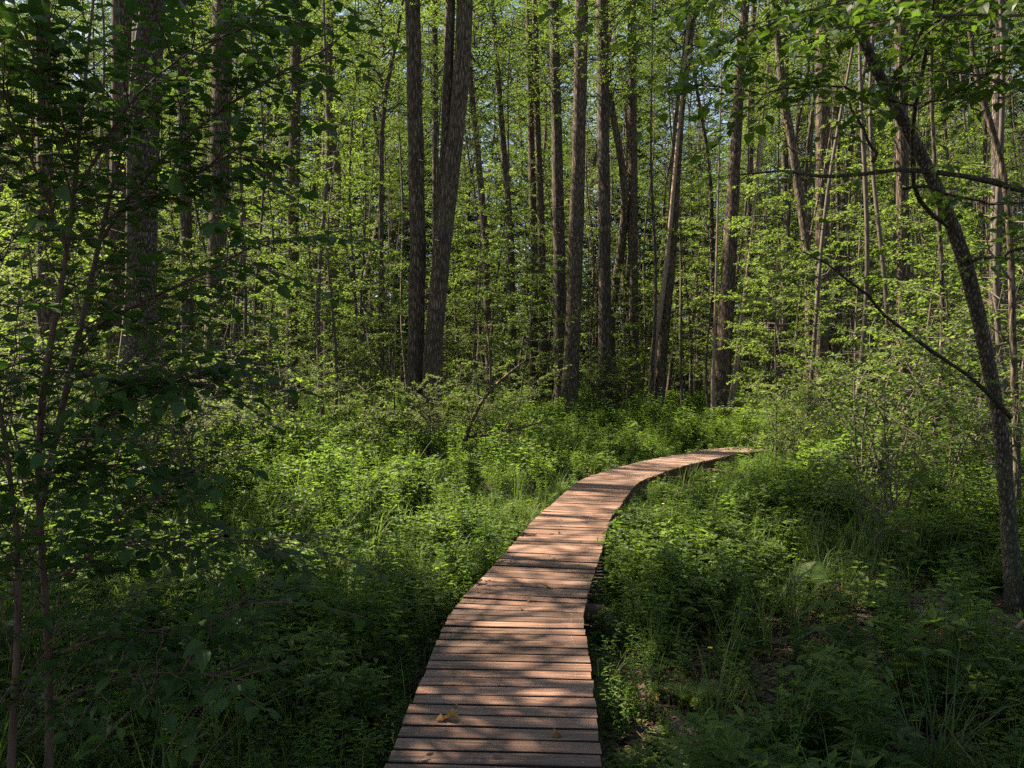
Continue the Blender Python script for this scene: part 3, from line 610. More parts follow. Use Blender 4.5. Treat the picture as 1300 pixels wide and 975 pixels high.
def crooked_tree():
    r = np.random.default_rng(61)
    pix = [(1291, 778, 27, 6.9), (1283, 690, 24, 6.9), (1278, 615, 23, 6.8), (1270, 525, 20, 6.7), (1256, 468, 19, 6.6), (1241, 392, 22, 6.5), (1225, 325, 22, 6.4), (1215, 290, 22, 6.4), (1193, 247, 20, 6.3),
           (1171, 200, 20, 6.2), (1145, 143, 20, 6.1), (1104, 77, 15, 6.0), (1076, 17, 13, 5.9), (1060, -60, 11, 5.8)]
    me, foot, loc = trunk_mesh([(a, b, c * .82, d) for a, b, c, d in pix], 6.8, 6.2, M['crook'], 40, 0.5, 18, rough=0.085)
    t = thing('crooked_tree', 'crooked mottled tree leaning over with bare angular limbs and broad leaves', 'tree', foot); link('trunk', me, t)
    TRUNK_XY.append(tuple(foot[:2]))
    limbs = [
      [(1216, 295, 10, 6.4), (1205, 285, 10, 6.3), (1165, 262, 9, 6.1), (1136, 238, 9, 5.9), (1157, 165, 7, 5.7), (1163, 130, 7, 5.6), (1168, 85, 6, 5.5), (1180, 30, 5, 5.4), (1192, -40, 4, 5.3)],
      [(1163, 135, 5, 5.6), (1125, 122, 4, 5.5), (1080, 110, 4, 5.4), (1030, 112, 3, 5.2), (990, 106, 3, 5.1), (930, 112, 2, 5.0), (880, 108, 2, 4.9)],
      [(1166, 138, 5, 5.6), (1200, 125, 4, 5.5), (1240, 110, 4, 5.4), (1275, 85, 3, 5.3), (1310, 60, 3, 5.2)],
      [(1136, 92, 5, 5.9), (1155, 70, 5, 5.7), (1178, 35, 4, 5.6), (1215, 10, 3, 5.5)],
      [(1283, 530, 9, 6.7), (1250, 492, 8, 6.5), (1216, 468, 7, 6.4), (1166, 422, 7, 6.2), (1130, 398, 6, 6.1), (1089, 362, 5, 6.0), (1066, 338, 4, 5.9), (1020, 320, 3, 5.8)],
      [(1145, 240, 6, 5.9), (1180, 238, 6, 5.9), (1230, 246, 5, 5.8), (1300, 258, 5, 5.7)],
      [(1226, 330, 7, 6.4), (1240, 332, 7, 6.2), (1270, 322, 6, 6.0), (1320, 310, 5, 5.8)],
    ]
    out = []; tw = MB()
    for li, lp in enumerate(limbs):
        m, f, l = trunk_mesh([(a, b, c * .68, d) for a, b, c, d in lp], 6, -1, M['limb'], 50 + li, 0, 9, False, name='limb', rough=0.07); link('limb', m, t, f - foot)
        w = l + f
        if li in (0,): sprays(r, w[len(w) // 2:], 9, 0.45, 7, tw, out, up=0.1)
        elif li == 1: sprays(r, w, 26, 0.5, 9, tw, out, t0=0.25, up=0.1)
        elif li in (2, 3): sprays(r, w, 18, 0.5, 9, tw, out, up=0.2)
        elif li == 4: sprays(r, w, 22, 0.5, 7, tw, out, t0=0.1, up=0.15, size=0.065)
        else: sprays(r, w, 12, 0.45, 7, tw, out, size=.075)
    # leafy shoots above the frame that hang into it from the crown
    top = loc[-1] + foot
    for k in range(16):
        a = r.uniform(0, 6.28); b = branch_curve(r, top + np.array([0, 0, r.uniform(-1.6, 0)]), a, r.uniform(-.1, .5), r.uniform(0.9, 2.0), 6, 0.5)
        tw.tube(b, np.linspace(.01, .003, 6), 5, 0, cap=False); sprays(r, b, 8, 0.5, 8, tw, out)
    for (x0, y0, x1, y1, Z0, Z1) in [(1310, 20, 1040, 40, 5.0, 4.6), (1310, -30, 960, 30, 5.2, 4.8), (1310, 120, 1170, 90, 5.2, 5.0), (1200, -30, 900, 60, 5.6, 5.0), (1080, -40, 860, 10, 5.6, 5.2)]:
        b = smooth_path([P(x0, y0, Z0), P((x0 + x1) / 2, (y0 + y1) / 2 - 14, (Z0 + Z1) / 2), P(x1, y1, Z1)], 7)
        tw.tube(b, np.linspace(.009, .003, 7), 5, 0, cap=False); sprays(r, b, 20, 0.45, 9, tw, out, t0=0.05)
    o = link('twigs', tw.mesh('twigs', [M['twig']], (0,)), t, -Vector(foot)); o['kind'] = 'stuff'
    place_leaves(t, out, 'linden', 300, r, foot)
    return len(out)
crooked_tree()

def right_limb_tree():
    """The tree beyond the right edge whose long bare limb reaches across."""
    pix = [(1420, 800, 26, 6.2), (1415, 500, 22, 6.1), (1405, 250, 20, 6.0), (1400, 100, 18, 6.0)]
    me, foot, loc = trunk_mesh(pix, 6, 9, M['bark'], 70, 0.5, 14)
    t = thing('bent_limb_tree', 'tree beyond the edge reaching a long bare bent limb in front of the trunks', 'tree', foot); link('trunk', me, t)
    limbs = [[(1403, 262, 12, 6.0), (1330, 240, 11, 5.9), (1270, 232, 10, 5.7), (1232, 223, 9, 5.6), (1176, 206, 8, 5.5), (1140, 202, 8, 5.4), (1112, 204, 7, 5.4), (1080, 218, 6, 5.3), (1049, 228, 6, 5.3), (1010, 231, 5, 5.3), (975, 226, 5, 5.3), (938, 222, 3, 5.3)],
             [(1108, 206, 6, 5.4), (1105, 175, 5, 5.5), (1096, 150, 5, 5.6), (1078, 128, 4, 5.7)]]
    for i, lp in enumerate(limbs):
        m, f, l = trunk_mesh([(a, b, c * .72, d) for a, b, c, d in lp], 6, -1, M['limb'], 75 + i, 0, 9, False, name='limb', rough=0.09); link('limb', m, t, f - foot)
    link('crown', CROWN[2], t, loc[int(len(loc) * .55)], (0, 0, 1), 0.7)
    r = np.random.default_rng(72); out = []; tw = MB()
    for lp in limbs: sprays(r, smooth_path([P(e[0], e[1], e[3]) for e in lp], 10), 12, .4, 6, tw, out, t0=.1, up=.15, size=.07)
    o = link('twigs', tw.mesh('twigs', [M['twig']], (0,)), t, -Vector(foot)); o['kind'] = 'stuff'
    place_leaves(t, out, 'linden', 120, r, foot)
right_limb_tree()

# ------------------------------------------------------------------ dark broad-leaved shrub in the left foreground
def left_shrub():
    r = np.random.default_rng(71)
    foot = P(52, 1000, 3.3); foot[2] = 0.0
    t = thing('broad_leaved_shrub', 'dark shrub with reddish stems and broad leaves in the near left corner', 'shrub', foot)
    stems = [
      [(62, 1060, 11, 3.3), (62, 970, 10, 3.3), (66, 833, 9, 3.3), (59, 733, 8, 3.3), (46, 660, 8, 3.3), (43, 610, 8, 3.3), (43, 505, 8, 3.3), (55, 458, 8, 3.3), (77, 392, 7, 3.3), (88, 332, 6, 3.3), (100, 250, 5, 3.3), (96, 150, 4, 3.3), (120, 20, 3, 3.3), (130, -120, 2, 3.3)],
      [(45, 680, 8, 3.3), (55, 625, 8, 3.35), (70, 545, 8, 3.4), (87, 485, 8, 3.45), (100, 432, 7, 3.5), (117, 358, 7, 3.55), (126, 300, 6, 3.6), (150, 200, 4, 3.7), (190, 60, 3, 3.8), (210, -80, 2, 3.8)],
      [(10, 1060, 11, 3.1), (13, 970, 10, 3.1), (21, 833, 9, 3.1), (29, 783, 8, 3.1), (30, 700, 6, 3.1), (8, 560, 6, 3.1), (-20, 420, 5, 3.1), (-30, 200, 4, 3.1)],
      [(43, 605, 4, 3.3), (20, 580, 4, 3.2), (-20, 545, 4, 3.1)],
    ]
    br = [
      [(48, 602, 4, 3.3), (100, 595, 4, 3.2), (200, 585, 2, 3.1)],
      [(100, 580, 4, 3.45), (133, 522, 4, 3.4), (165, 508, 3, 3.3), (207, 490, 2, 3.2), (260, 470, 2, 3.1)],
      [(57, 470, 4, 3.3), (120, 475, 4, 3.3), (200, 483, 3, 3.2), (270, 488, 2, 3.1)],
      [(110, 420, 5, 3.5), (160, 393, 4, 3.4), (210, 370, 4, 3.3), (280, 337, 3, 3.2), (340, 300, 2, 3.1)],
      [(125, 310, 5, 3.6), (177, 227, 5, 3.6), (240, 170, 4, 3.5), (293, 130, 4, 3.5), (345, 95, 3, 3.4), (420, 60, 2, 3.4)],
      [(180, 260, 4, 3.6), (215, 237, 4, 3.5), (257, 217, 3, 3.5), (300, 190, 2, 3.4)],
      [(70, 735, 4, 3.3), (118, 708, 4, 3.2), (160, 640, 3, 3.2), (230, 600, 2, 3.1)],
      [(66, 835, 3, 3.3), (140, 800, 2.5, 3.2), (240, 800, 2, 3.1), (330, 760, 1.5, 3.0)],
      [(64, 900, 3, 3.3), (130, 860, 2.5, 3.1), (230, 850, 2, 3.0), (320, 865, 1.5, 2.9)],
      [(60, 740, 3, 3.3), (140, 690, 2.5, 3.4), (240, 680, 2, 3.5), (370, 690, 1.5, 3.6)],
      [(180, 150, 4, 3.7), (260, 60, 3, 3.6), (330, 10, 2, 3.5), (420, -30, 2, 3.4)],
      [(100, 240, 4, 3.3), (160, 130, 3, 3.2), (240, 60, 2, 3.1), (330, 30, 1.5, 3.0)],
      [(88, 330, 4, 3.3), (60, 250, 3, 3.2), (30, 180, 3, 3.1), (0, 120, 2, 3.0)],
      [(97, 200, 4, 3.3), (60, 110, 3, 3.2), (30, 40, 2, 3.1)],
    ]
    out = []; tw = MB()
    for i, s in enumerate(stems):
        m, f, l = trunk_mesh(s, 3.3, -1, M['stem'], 80 + i, 0, 10, False, name='stem', rough=0.05); link('stem', m, t, f - foot)
        w = l + f; sprays(r, w, 58 if i < 3 else 6, 0.66, 11, tw, out, t0=0.12, size=0.064)
    for i, s in enumerate(br):
        m, f, l = trunk_mesh(s, 3.3, -1, M['stem'], 90 + i, 0, 7, False, name='branch', rough=0.05); link('branch', m, t, f - foot)
        sprays(r, l + f, 26, 0.42, 10, tw, out, t0=0.05, size=0.064)
    o = link('twigs', tw.mesh('twigs', [M['stem']], (0,)), t, -Vector(foot)); o['kind'] = 'stuff'
    place_leaves(t, out, 'hazel', 300, r, foot)
left_shrub()

# ------------------------------------------------------------------ saplings, shrubs and far trees
def clear_of_path(x, y, d): return path_dist(np.array([x]), np.array([y]))[0] > d
def in_view(x, y, m=2.0): return abs(x) < 0.60 * y + m

def protos(kind, meshes, cat, name):
    out = []
    for st, fo in meshes:
        t = thing(name, 'prototype', cat, (0, 0, 0)); link('stem', st, t); link('foliage', fo, t); out.append([t, False])
    return out
sap_p = protos('sapling', SAP, 'young tree', 'young_tree'); shr_p = protos('shrub', SHR, 'shrub', 'shrub')
def put(pp, i, loc, rz, lab, grp, scl, tilt=(0, 0)):
    t, used = pp[i]
    if not used:
        pp[i][1] = True; t.location = loc; t.rotation_euler = (tilt[0], tilt[1], rz); t.scale = (scl,) * 3; t['label'] = lab
        if grp: t['group'] = grp
        return t
    o = dup(t, loc, rz, lab, grp or '', scl, tilt)
    if not grp and 'group' in o: del o['group']
    return o

r = np.random.default_rng(21); pos = []
def scatter(n, x0, x1, y0, y1, dmin, ok, tries=6000):
    res = []
    for _ in range(tries):
        x, y = r.uniform(x0, x1), r.uniform(y0, y1)
        if not ok(x, y): continue
        if any((x - a) ** 2 + (y - b) ** 2 < dmin ** 2 for a, b in pos): continue
        pos.append((x, y)); res.append((x, y))
        if len(res) >= n: break
    return res

# placed by eye: saplings and shrubs of the middle distance
def at(px, Z): q = P(px, 460, Z); return (q[0], q[1], float(ground_z(q[0], q[1])))
SHRUBS = [
 (0, 620, 15.2, 0.75, 'olive green shrub with pale bare twigs right of the twin trunk foot'),
 (0, 540, 15.6, 0.62, 'low olive shrub directly in front of the twin trunk foot'),
 (1, 465, 15.0, 0.8, 'small bright leafy shrub beside the tall grass left of the twin trunk'),
 (4, 1100, 11.5, 0.9, 'tall leafy shrub crowding the right side past the boardwalk bend'),
 (5, 1140, 9.5, 0.9, 'bushy green shrub in front of the grey trunk on the right'),
 (4, 1210, 12.0, 1.0, 'tall shrub filling the gap behind the crooked mottled tree'),
 (1, 1030, 19.0, 1.0, 'leafy shrub standing beyond the far boardwalk end'),
 (5, 1110, 8.2, 0.6, 'low shrub spreading below the slanting leafy limb'),
 (5, 320, 14.5, 0.9, 'light green shrub between the mottled trunk and the tall grass'),
 (4, 370, 18.0, 0.9, 'tall airy shrub behind the light green shrub on the left'),
 (2, 430, 21.0, 0.9, 'sunlit shrub under the slim dark trunk left of centre'),
 (1, 1003, 14.6, 0.75, 'small leafy bush hiding the far end of the boardwalk'),
 (3, 250, 12.0, 1.2, 'dark low shrub at the foot of the massive mottled trunk'),
 (1, 120, 11.0, 1.1, 'shaded shrub behind the reddish stems on the left'),
 (4, 40, 9.0, 0.9, 'shaded tall shrub at the left edge behind the broad leaved shrub'),
 (5, 1300, 9.0, 1.0, 'dense shrub at the right edge behind the crooked tree foot'),
 (4, 200, 10.0, 0.8, 'shaded leafy shrub in front of the massive mottled trunk'),
]
for i, px, Z, s, lab in SHRUBS:
    l = at(px, Z); pos.append(l[:2]); put(shr_p, i, l, r.uniform(0, 6.28), lab, None, s)

SAPS = [  # variant, px, Z, scale
 (3, 655, 24, .9), (1, 460, 24, 1.0), (0, 420, 20, .9), (4, 500, 22, .9), (3, 590, 23, 1.0), (1, 640, 29, 1.0), (0, 700, 34, 1.1), (4, 790, 30, 1.1), (3, 830, 34, 1.2),
 (1, 880, 31, 1.1), (0, 980, 27, 1.0), (3, 1010, 20, 1.0), (1, 1085, 18, .95), (0, 1100, 24, 1.0), (4, 1170, 13, 1.0), (3, 1215, 17, 1.0), (1, 1270, 20, 1.0), (2, 340, 24, .9), (4, 300, 17, 1.0),
 (3, 225, 18, 1.0), (3, 110, 19, 1.0), (1, 20, 18, 1.0), (3, 80, 12, .9), (2, 1180, 26, .9), (0, 745, 38, 1.1), (2, 560, 34, 1.0), (5, 480, 32, .9), (5, 920, 36, .95), (1, 1140, 30, 1.1), (4, 985, 16.5, .9)]
GY = 'young trees growing between the trunks'; LY = 'slender leafy young tree growing among the taller trunks'
MARKS = [(190, 'the massive mottled trunk'), (270, 'the dark thick trunk'), (372, 'the trunk behind the hanging twigs'), (417, 'the slim dark trunk in bright foliage'), (540, 'the leaning twin trunk'), (730, 'the bold dark trunk'),
         (767, 'the trunk with flared foot'), (845, 'the slanting pair of trunks'), (920, 'the splintered sunlit trunk'), (1045, 'the straight dark trunk'), (1147, 'the grey trunk behind the crooked tree'), (1265, 'the pale sunlit trunk')]
SEEN = set()
def place_label(px, Z, h):
    m = min(MARKS, key=lambda q: abs(q[0] - px)); d = px - m[0]
    w = ('very low' if h < 5 else 'low' if h < 7 else 'tall' if h < 9 else 'very tall') + ' leafy young tree ' + ('far ' if abs(d) > 45 else '') + ('behind' if abs(d) < 8 else 'left of' if d < 0 else 'right of') + ' ' + m[1] + (', deep in the wood' if Z > 28 else ', in front' if Z < 18.4 else '')
    if w in SEEN: print('LABEL TWICE', w)
    SEEN.add(w); return w
for i, px, Z, s in SAPS:
    l = at(px, Z); pos.append(l[:2]); put(sap_p, i, l, r.uniform(0, 6.28), place_label(px, Z, s * [9.5, 8, 11, 6.5, 5, 13.5][i]), GY, s, (r.uniform(-.06, .06), r.uniform(-.06, .06)))
for x, y in scatter(90, -36, 36, 25, 60, 1.7, lambda x, y: in_view(x, y, 3)):
    put(sap_p, int(r.choice([0, 1, 2, 2, 3, 5])), (x, y, float(ground_z(x, y))), r.uniform(0, 6.28), LY, GY, r.uniform(.85, 1.25), (r.uniform(-.06, .06), r.uniform(-.06, .06)))
for x, y in scatter(120, -34, 34, 27, 58, 0.8, lambda x, y: in_view(x, y, 3)):
    put(shr_p, int(r.choice([1, 4, 5])), (x, y, float(ground_z(x, y))), r.uniform(0, 6.28), 'leafy shrub growing deep among the distant trunks', 'shrubs deep in the wood', r.uniform(.8, 1.3))

# far trunks
def far_tree(seed, H, rad):
    rr = np.random.default_rng(seed); ax = wavy_axis(rr, 0.035, 0.22, H); hs = np.linspace(-0.15, H, 34); mb = MB()
    rd = rad * (1 - 0.8 * hs / H) * (1 + 0.5 * np.exp(-np.maximum(hs, 0) / 0.3))
    mb.tube([ax(h) for h in hs], rd, 10, 0, 0.06, seed); k = ax(H * 0.55)
    t = thing('slim_tree', 'prototype', 'tree', (0, 0, 0)); link('trunk', mb.mesh('trunk', [M['bark_far'] if seed % 2 else M['bark']], (0,)), t)
    link('crown', CROWN[seed % 4], t, ax(H * 0.5), (0, 0, seed), 0.72); return [t, False]
far_p = [far_tree(400 + i, H, rad) for i, (H, rad) in enumerate([(17, .15), (16, .11), (18, .18), (15, .085), (17, .13), (14, .065)])]
GF = 'slim trunks deep in the wood'; LF = 'slim straight trunk standing deep in the leafy wood'
for x, y in scatter(105, -40, 40, 30, 66, 1.7, lambda x, y: in_view(x, y, 3)):
    put(far_p, int(r.integers(0, 6)), (x, y, float(ground_z(x, y))), r.uniform(0, 6.28), LF, GF, r.uniform(1.05, 1.45), (r.uniform(-.04, .04), r.uniform(-.04, .04)))

def pole_tree(seed, H, rad):
    rr = np.random.default_rng(seed); ax = wavy_axis(rr, 0.05, 0.10, H); hs = np.linspace(-0.15, H, 30); mb = MB()
    mb.tube([ax(h) for h in hs], rad * (1 - 0.75 * hs / H), 8, 0, 0.05, seed)
    p0 = np.array([ax(h) for h in rr.uniform(1.0, H * .6, 14)]); a = rr.uniform(0, 6.28, 14); mb.twigs(p0, p0 + np.stack([np.cos(a), np.sin(a), rr.uniform(-.2, .9, 14)], 1) * rr.uniform(.3, 1.2, (14, 1)), rad * .16, rad * .06)
    t = thing('pole_tree', 'prototype', 'tree', (0, 0, 0)); link('trunk', mb.mesh('trunk', [M['bark_far'] if seed % 3 else M['twig']], (0,)), t)
    link('crown', CROWN[seed % 4], t, ax(H * 0.72), (0, 0, seed), 0.30); return [t, False]
pole_p = [pole_tree(450 + i, H, rad) for i, (H, rad) in enumerate([(14, .065), (12, .042), (15, .085), (13, .05)])]
for px, Z in [(1018, 17), (1078, 14), (1122, 16), (1182, 13), (1228, 15), (1003, 23), (1300, 12), (330, 19), (120, 14), (440, 23)]:
    l = at(px, Z); pos.append(l[:2]); put(pole_p, int(r.choice([1, 3])), l, r.uniform(0, 6.28), 'thin pole-like stem rising through the understorey leaves', 'thin stems in the understorey', 1.0, (r.uniform(-.08, .08), r.uniform(-.08, .08)))
for x, y in scatter(230, -28, 30, 21, 50, 0.55, lambda x, y: in_view(x, y, 1) and (y > 25 or abs(x) > 4)):
    put(pole_p, int(r.integers(0, 4)), (x, y, float(ground_z(x, y))), r.uniform(0, 6.28), 'thin pole-like stem rising through the understorey leaves', 'thin stems in the understorey', r.uniform(.85, 1.2), (r.uniform(-.07, .07), r.uniform(-.07, .07)))

# ------------------------------------------------------------------ trees beside and behind the camera that make up the surrounding wood, some added for shade
GS = 'tall trees of the surrounding wood'; LS = 'tall alder of the unseen surrounding wood beside the boardwalk'
for x, y in [(-15, 11), (-18, 15), (-16, 3), (-21, 20), (-20, 9), (-24, 26), (-12, 0), (-25, 15), (-9.5, -3), (-14, -4), (-4, -8), (4, -9), (10, -6), (12, 2), (15, 9), (18, 16), (9, -1), (0, -14), (-8, -12), (-29, 30), (22, 24)]:
    put(far_p, int(r.integers(0, 5)), (x + r.uniform(-.6, .6), y + r.uniform(-.6, .6), 0), r.uniform(0, 6.28), LS, GS, r.uniform(.8, 1.0))
for i, x, y, s in [(3, -5.6, 4.4, .8), (1, -6, 1.5, .8), (0, 6, 3, .8), (2, 7, 6, .7), (3, 5.5, 4.4, .8)]:
    put(sap_p, i, (x, y, 0), r.uniform(0, 6.28), 'young tree of the shaded thicket beside the boardwalk', 'young trees of the near thicket', s)
def blob(x, y, cx, cy, rx, ry): return np.exp(-(((x - cx) / rx) ** 2 + ((y - cy) / ry) ** 2))
def shade_target(x, y):
    """Wanted shade on the ground, used to thin the added unseen crowns: closed over both near corners, open over the far planks."""
    c = np.full(np.shape(x), 0.62)
    c = np.where((x < -0.7) & (y < 8.5), 0.97, c); c = np.where((x > 0.9) & (y < 6.6), 0.97, c)
    on = (np.abs(x - 0.05) < 0.75) & (y < 7)
    c = np.where(on, np.interp(y, [3.5, 4.3, 5.4, 6.5], [0.50, 0.22, 0.18, 0.12]), c)
    c = np.where((y >= 6.6) & (y < 14), 0.08, c)
    c = np.where((x < -2.6) & (y >= 8) & (y < 13), 0.8, c)
    c = np.where((x > 2.9) & (y >= 5) & (y < 13), 0.9, c)
    c = c * (1 - 0.95 * blob(x, y, 1.75, 8.2, 1.1, 1.9)) * (1 - 0.8 * blob(x, y, -0.9, 9.5, 1.0, 1.6)) * (1 - 0.9 * blob(x, y, -1.1, 6.9, .35, .7)) * (1 - .7 * blob(x, y, 1.35, 4.6, .25, .5))
    return c
def shade_tree(x, y, h0, h1, rad, seed):  # added out of view; crown thinned so its shadow follows a planned pattern
    rr = np.random.default_rng(seed); ax = wavy_axis(rr, .03, .15, h1); hs = np.linspace(-.15, h1, 26); mb = MB(); mb.tube([ax(h) for h in hs], .15 * (1 - hs / h1 * .85), 12, 0, .05, seed)
    t = thing('slim_tree', LS, 'tree', (x, y, 0), GS); link('trunk', mb.mesh('trunk', [M['bark']], (0,)), t)
    def keep(p):
        w = p + np.array([x, y, 0]); q = w - TO_SUN * ((w[:, 2:3] - .35) / TO_SUN[2]); c = shade_target(q[:, 0], q[:, 1])
        v = np.array([mnoise.noise((a * 1.9, b * 2.6, 3.7)) for a, b in q[:, :2]]) * 0.75 + 0.5
        return v + rr.normal(0, .10, len(v)) < c
    mb = MB(); crown_parts(rr, mb, mb, ax, h0, h1, rad, 62, 17, 15, .10, lambda u: .75 + .5 * math.sin(math.pi * u), (-.1, .6), 'lo', 0, 1, .03, .2, keep=keep)
    link('crown', mb.mesh('crown', [M['bark_far'], M['alder']], (0,)), t)
for k, a in enumerate([(-7.2, 8.0, 5.5, 13, 2.9), (-8.0, 5.2, 4.5, 12, 2.9), (-8.0, 10.8, 6.5, 14, 2.9), (-10.6, 8.2, 8, 16, 3.0), (-5.4, 6.2, 5.6, 11, 2.6), (-6.0, 3.0, 3.6, 10, 2.6), (-9.5, 3.0, 5, 13, 2.8), (-9.6, 13.8, 13, 20, 3.2), (-9.2, 11.2, 13.5, 20, 3.2)]): shade_tree(*a, 700 + k)

# ------------------------------------------------------------------ ground plants: source meshes
SRC = {}
def src_collection(name, meshes):
    c = bpy.data.collections.new(name)
    for i, me in enumerate(meshes):
        o = bpy.data.objects.new(f'{name}_{i:02d}', me); c.objects.link(o)
    return c
def blade_mesh(seed, n, H, w, spread, mat, droop=0.6):
    rr = np.random.default_rng(seed); mb = MB()
    for k in range(n):
        az = rr.uniform(0, 6.28); h = H * rr.uniform(.55, 1.1); ww = w * rr.uniform(.7, 1.2); ln = rr.uniform(.05, spread); dr = droop * rr.uniform(.3, 1.4)
        b = np.array([rr.normal(0, .03), rr.normal(0, .03), -0.02]); dv = np.array([math.cos(az), math.sin(az), 0]); sv = np.array([-math.sin(az), math.cos(az), 0])
        ts = np.array([0, .3, .6, .85, 1.0]); v = []
        for t in ts:
            c = b + np.array([0, 0, 1]) * h * (t - dr * 0.35 * t ** 3) + dv * h * (ln * t + dr * 0.55 * t ** 2.4)
            wd = ww * (1 - t ** 2.2) * (0.65 + 0.9 * t * (1 - t)) + 0.0004
            v += [c - sv * wd / 2, c + sv * wd / 2 + np.array([0, 0, wd * .1])]
        mb.add(v, None, [(i * 2, i * 2 + 1, i * 2 + 3, i * 2 + 2) for i in range(4)])
    return mb.mesh('blades', [mat], (0,))
def herb_mesh(seed, H, nodes, L, W, mat, stems=3, comp=1):
    """Upright leafy herb: leaf pairs (or leaflet fans) up each stem."""
    rr = np.random.default_rng(seed); mb = MB()
    for s in range(stems):
        az = rr.uniform(0, 6.28); ln = rr.uniform(0.05, .35); h = H * rr.uniform(.65, 1.1); o = np.array([rr.normal(0, .05), rr.normal(0, .05), -.02]); dv = np.array([math.cos(az), math.sin(az), 0])
        ax = lambda t: o + dv * ln * h * t ** 1.5 + np.array([0, 0, h * t])
        mb.tube([ax(t) for t in (0, .35, .7, 1)], np.array([.0035, .003, .0022, .001]), 3, 0, cap=False)
        for k in range(nodes):
            t = 0.2 + 0.8 * (k + .5) / nodes; a = rr.uniform(0, 6.28) if comp > 1 else az + k * 1.571 + rr.normal(0, .2)
            sz = (1.1 - 0.5 * abs(t - .45)) * rr.uniform(.75, 1.2)
            for q in ((0, math.pi) if comp == 1 else (0,)):
                d = np.array([math.cos(a + q), math.sin(a + q), rr.uniform(-.15, .45)])
                if comp == 1:
                    mb.leaves([ax(t)], [d], [np.array([0, 0, 1.0]) + rr.normal(0, .2, 3)], [L * sz], [W * sz], 0, 'mid')
                else:
                    d = unit(d); st = L * sz * 0.9; side = unit(np.cross(d, [0, 0, 1.0])); base = ax(t)
                    pp, dd = [base + d * st], [d]
                    for f in range(1, comp // 2 + 1):
                        for sg in (1, -1): pp.append(base + d * st * (1 - .3 * f)); dd.append(unit(d * .5 + side * sg))
                    mb.twigs([base], [base + d * st], .0015, .001, 0)
                    mb.leaves(pp, dd, np.array([0, 0, 1.0]) + rr.normal(0, .22, (len(pp), 3)), L * sz * .75, W * sz * .8, 0, 'mid')
        mb.leaves([ax(1)] * 4, rr.normal(0, 1, (4, 3)) * [1, 1, .3] + [0, 0, .5], np.tile([0, 0, 1.0], (4, 1)) + rr.normal(0, .2, (4, 3)), L * .55, W * .5, 0, 'lo')
    return mb.mesh('herb', [mat])
def fern_mesh(seed, n, L, mat):
    rr = np.random.default_rng(seed); mb = MB()
    for k in range(n):
        az = k * 6.28 / n + rr.uniform(-.3, .3); dv = np.array([math.cos(az), math.sin(az), 0]); sv = np.array([-math.sin(az), math.cos(az), 0]); l = L * rr.uniform(.75, 1.1)
        ts = np.linspace(0, 1, 9); q = np.array([dv * l * (0.75 * t ** 1.3) + np.array([0, 0, l * (0.95 * t - 0.45 * t ** 2.4)]) for t in ts]); mb.tube(q, np.linspace(.003, .001, 9), 3, 0, cap=False)
        m = 22; u = np.linspace(.12, 1, m) * 8; i = np.minimum(u.astype(int), 7); p = q[i] + (q[i + 1] - q[i]) * (u - i)[:, None]; td = unit(q[i + 1] - q[i]); wl = 0.30 * l * np.sin(np.pi * np.linspace(.12, .97, m) ** .7) + .01
        for sg in (1, -1):
            mb.leaves(p, sv * sg + td * .35 + np.array([0, 0, -.1]), np.cross(td, sv) * -1 + rr.normal(0, .1, (m, 3)), wl, wl * .26, 0, 'lo')
    return mb.mesh('fern', [mat])
def low_mesh(seed, n, L, mat, asp=.8):
    rr = np.random.default_rng(seed); mb = MB()
    p = rr.normal(0, .09, (n, 3)) * [1, 1, 0] + np.stack([0 * np.arange(n), 0 * np.arange(n), rr.uniform(.02, .16, n)], 1)
    a = rr.uniform(0, 6.28, n); d = np.stack([np.cos(a), np.sin(a), rr.uniform(-.2, .3, n)], 1)
    mb.leaves(p, d, np.array([0, 0, 1.0]) + rr.normal(0, .25, (n, 3)), L * rr.uniform(.6, 1.2, n), L * asp * rr.uniform(.6, 1.1, n), 0, 'mid')
    mb.twigs(p * [.4, .4, 0], p, .0014, .001)
    return mb.mesh('low', [mat])
def litter_mesh(seed, n, mat):
    rr = np.random.default_rng(seed); mb = MB(); p = rr.uniform(-.22, .22, (n, 3)) * [1, 1, 0] + np.stack([np.zeros(n), np.zeros(n), rr.uniform(.004, .03, n)], 1)
    a = rr.uniform(0, 6.28, n); mb.leaves(p, np.stack([np.cos(a), np.sin(a), rr.normal(0, .15, n)], 1), np.array([0, 0, 1.0]) + rr.normal(0, .35, (n, 3)), rr.uniform(.03, .075, n), rr.uniform(.02, .05, n), 0, 'mid')
    k = 5; a = rr.uniform(0, 6.28, k); q = rr.uniform(-.2, .2, (k, 3)) * [1, 1, 0] + [0, 0, .015]; mb.twigs(q, q + np.stack([np.cos(a), np.sin(a), rr.normal(0, .1, k)], 1) * .2, .003, .0015, 0)
    return mb.mesh('litter', [mat])

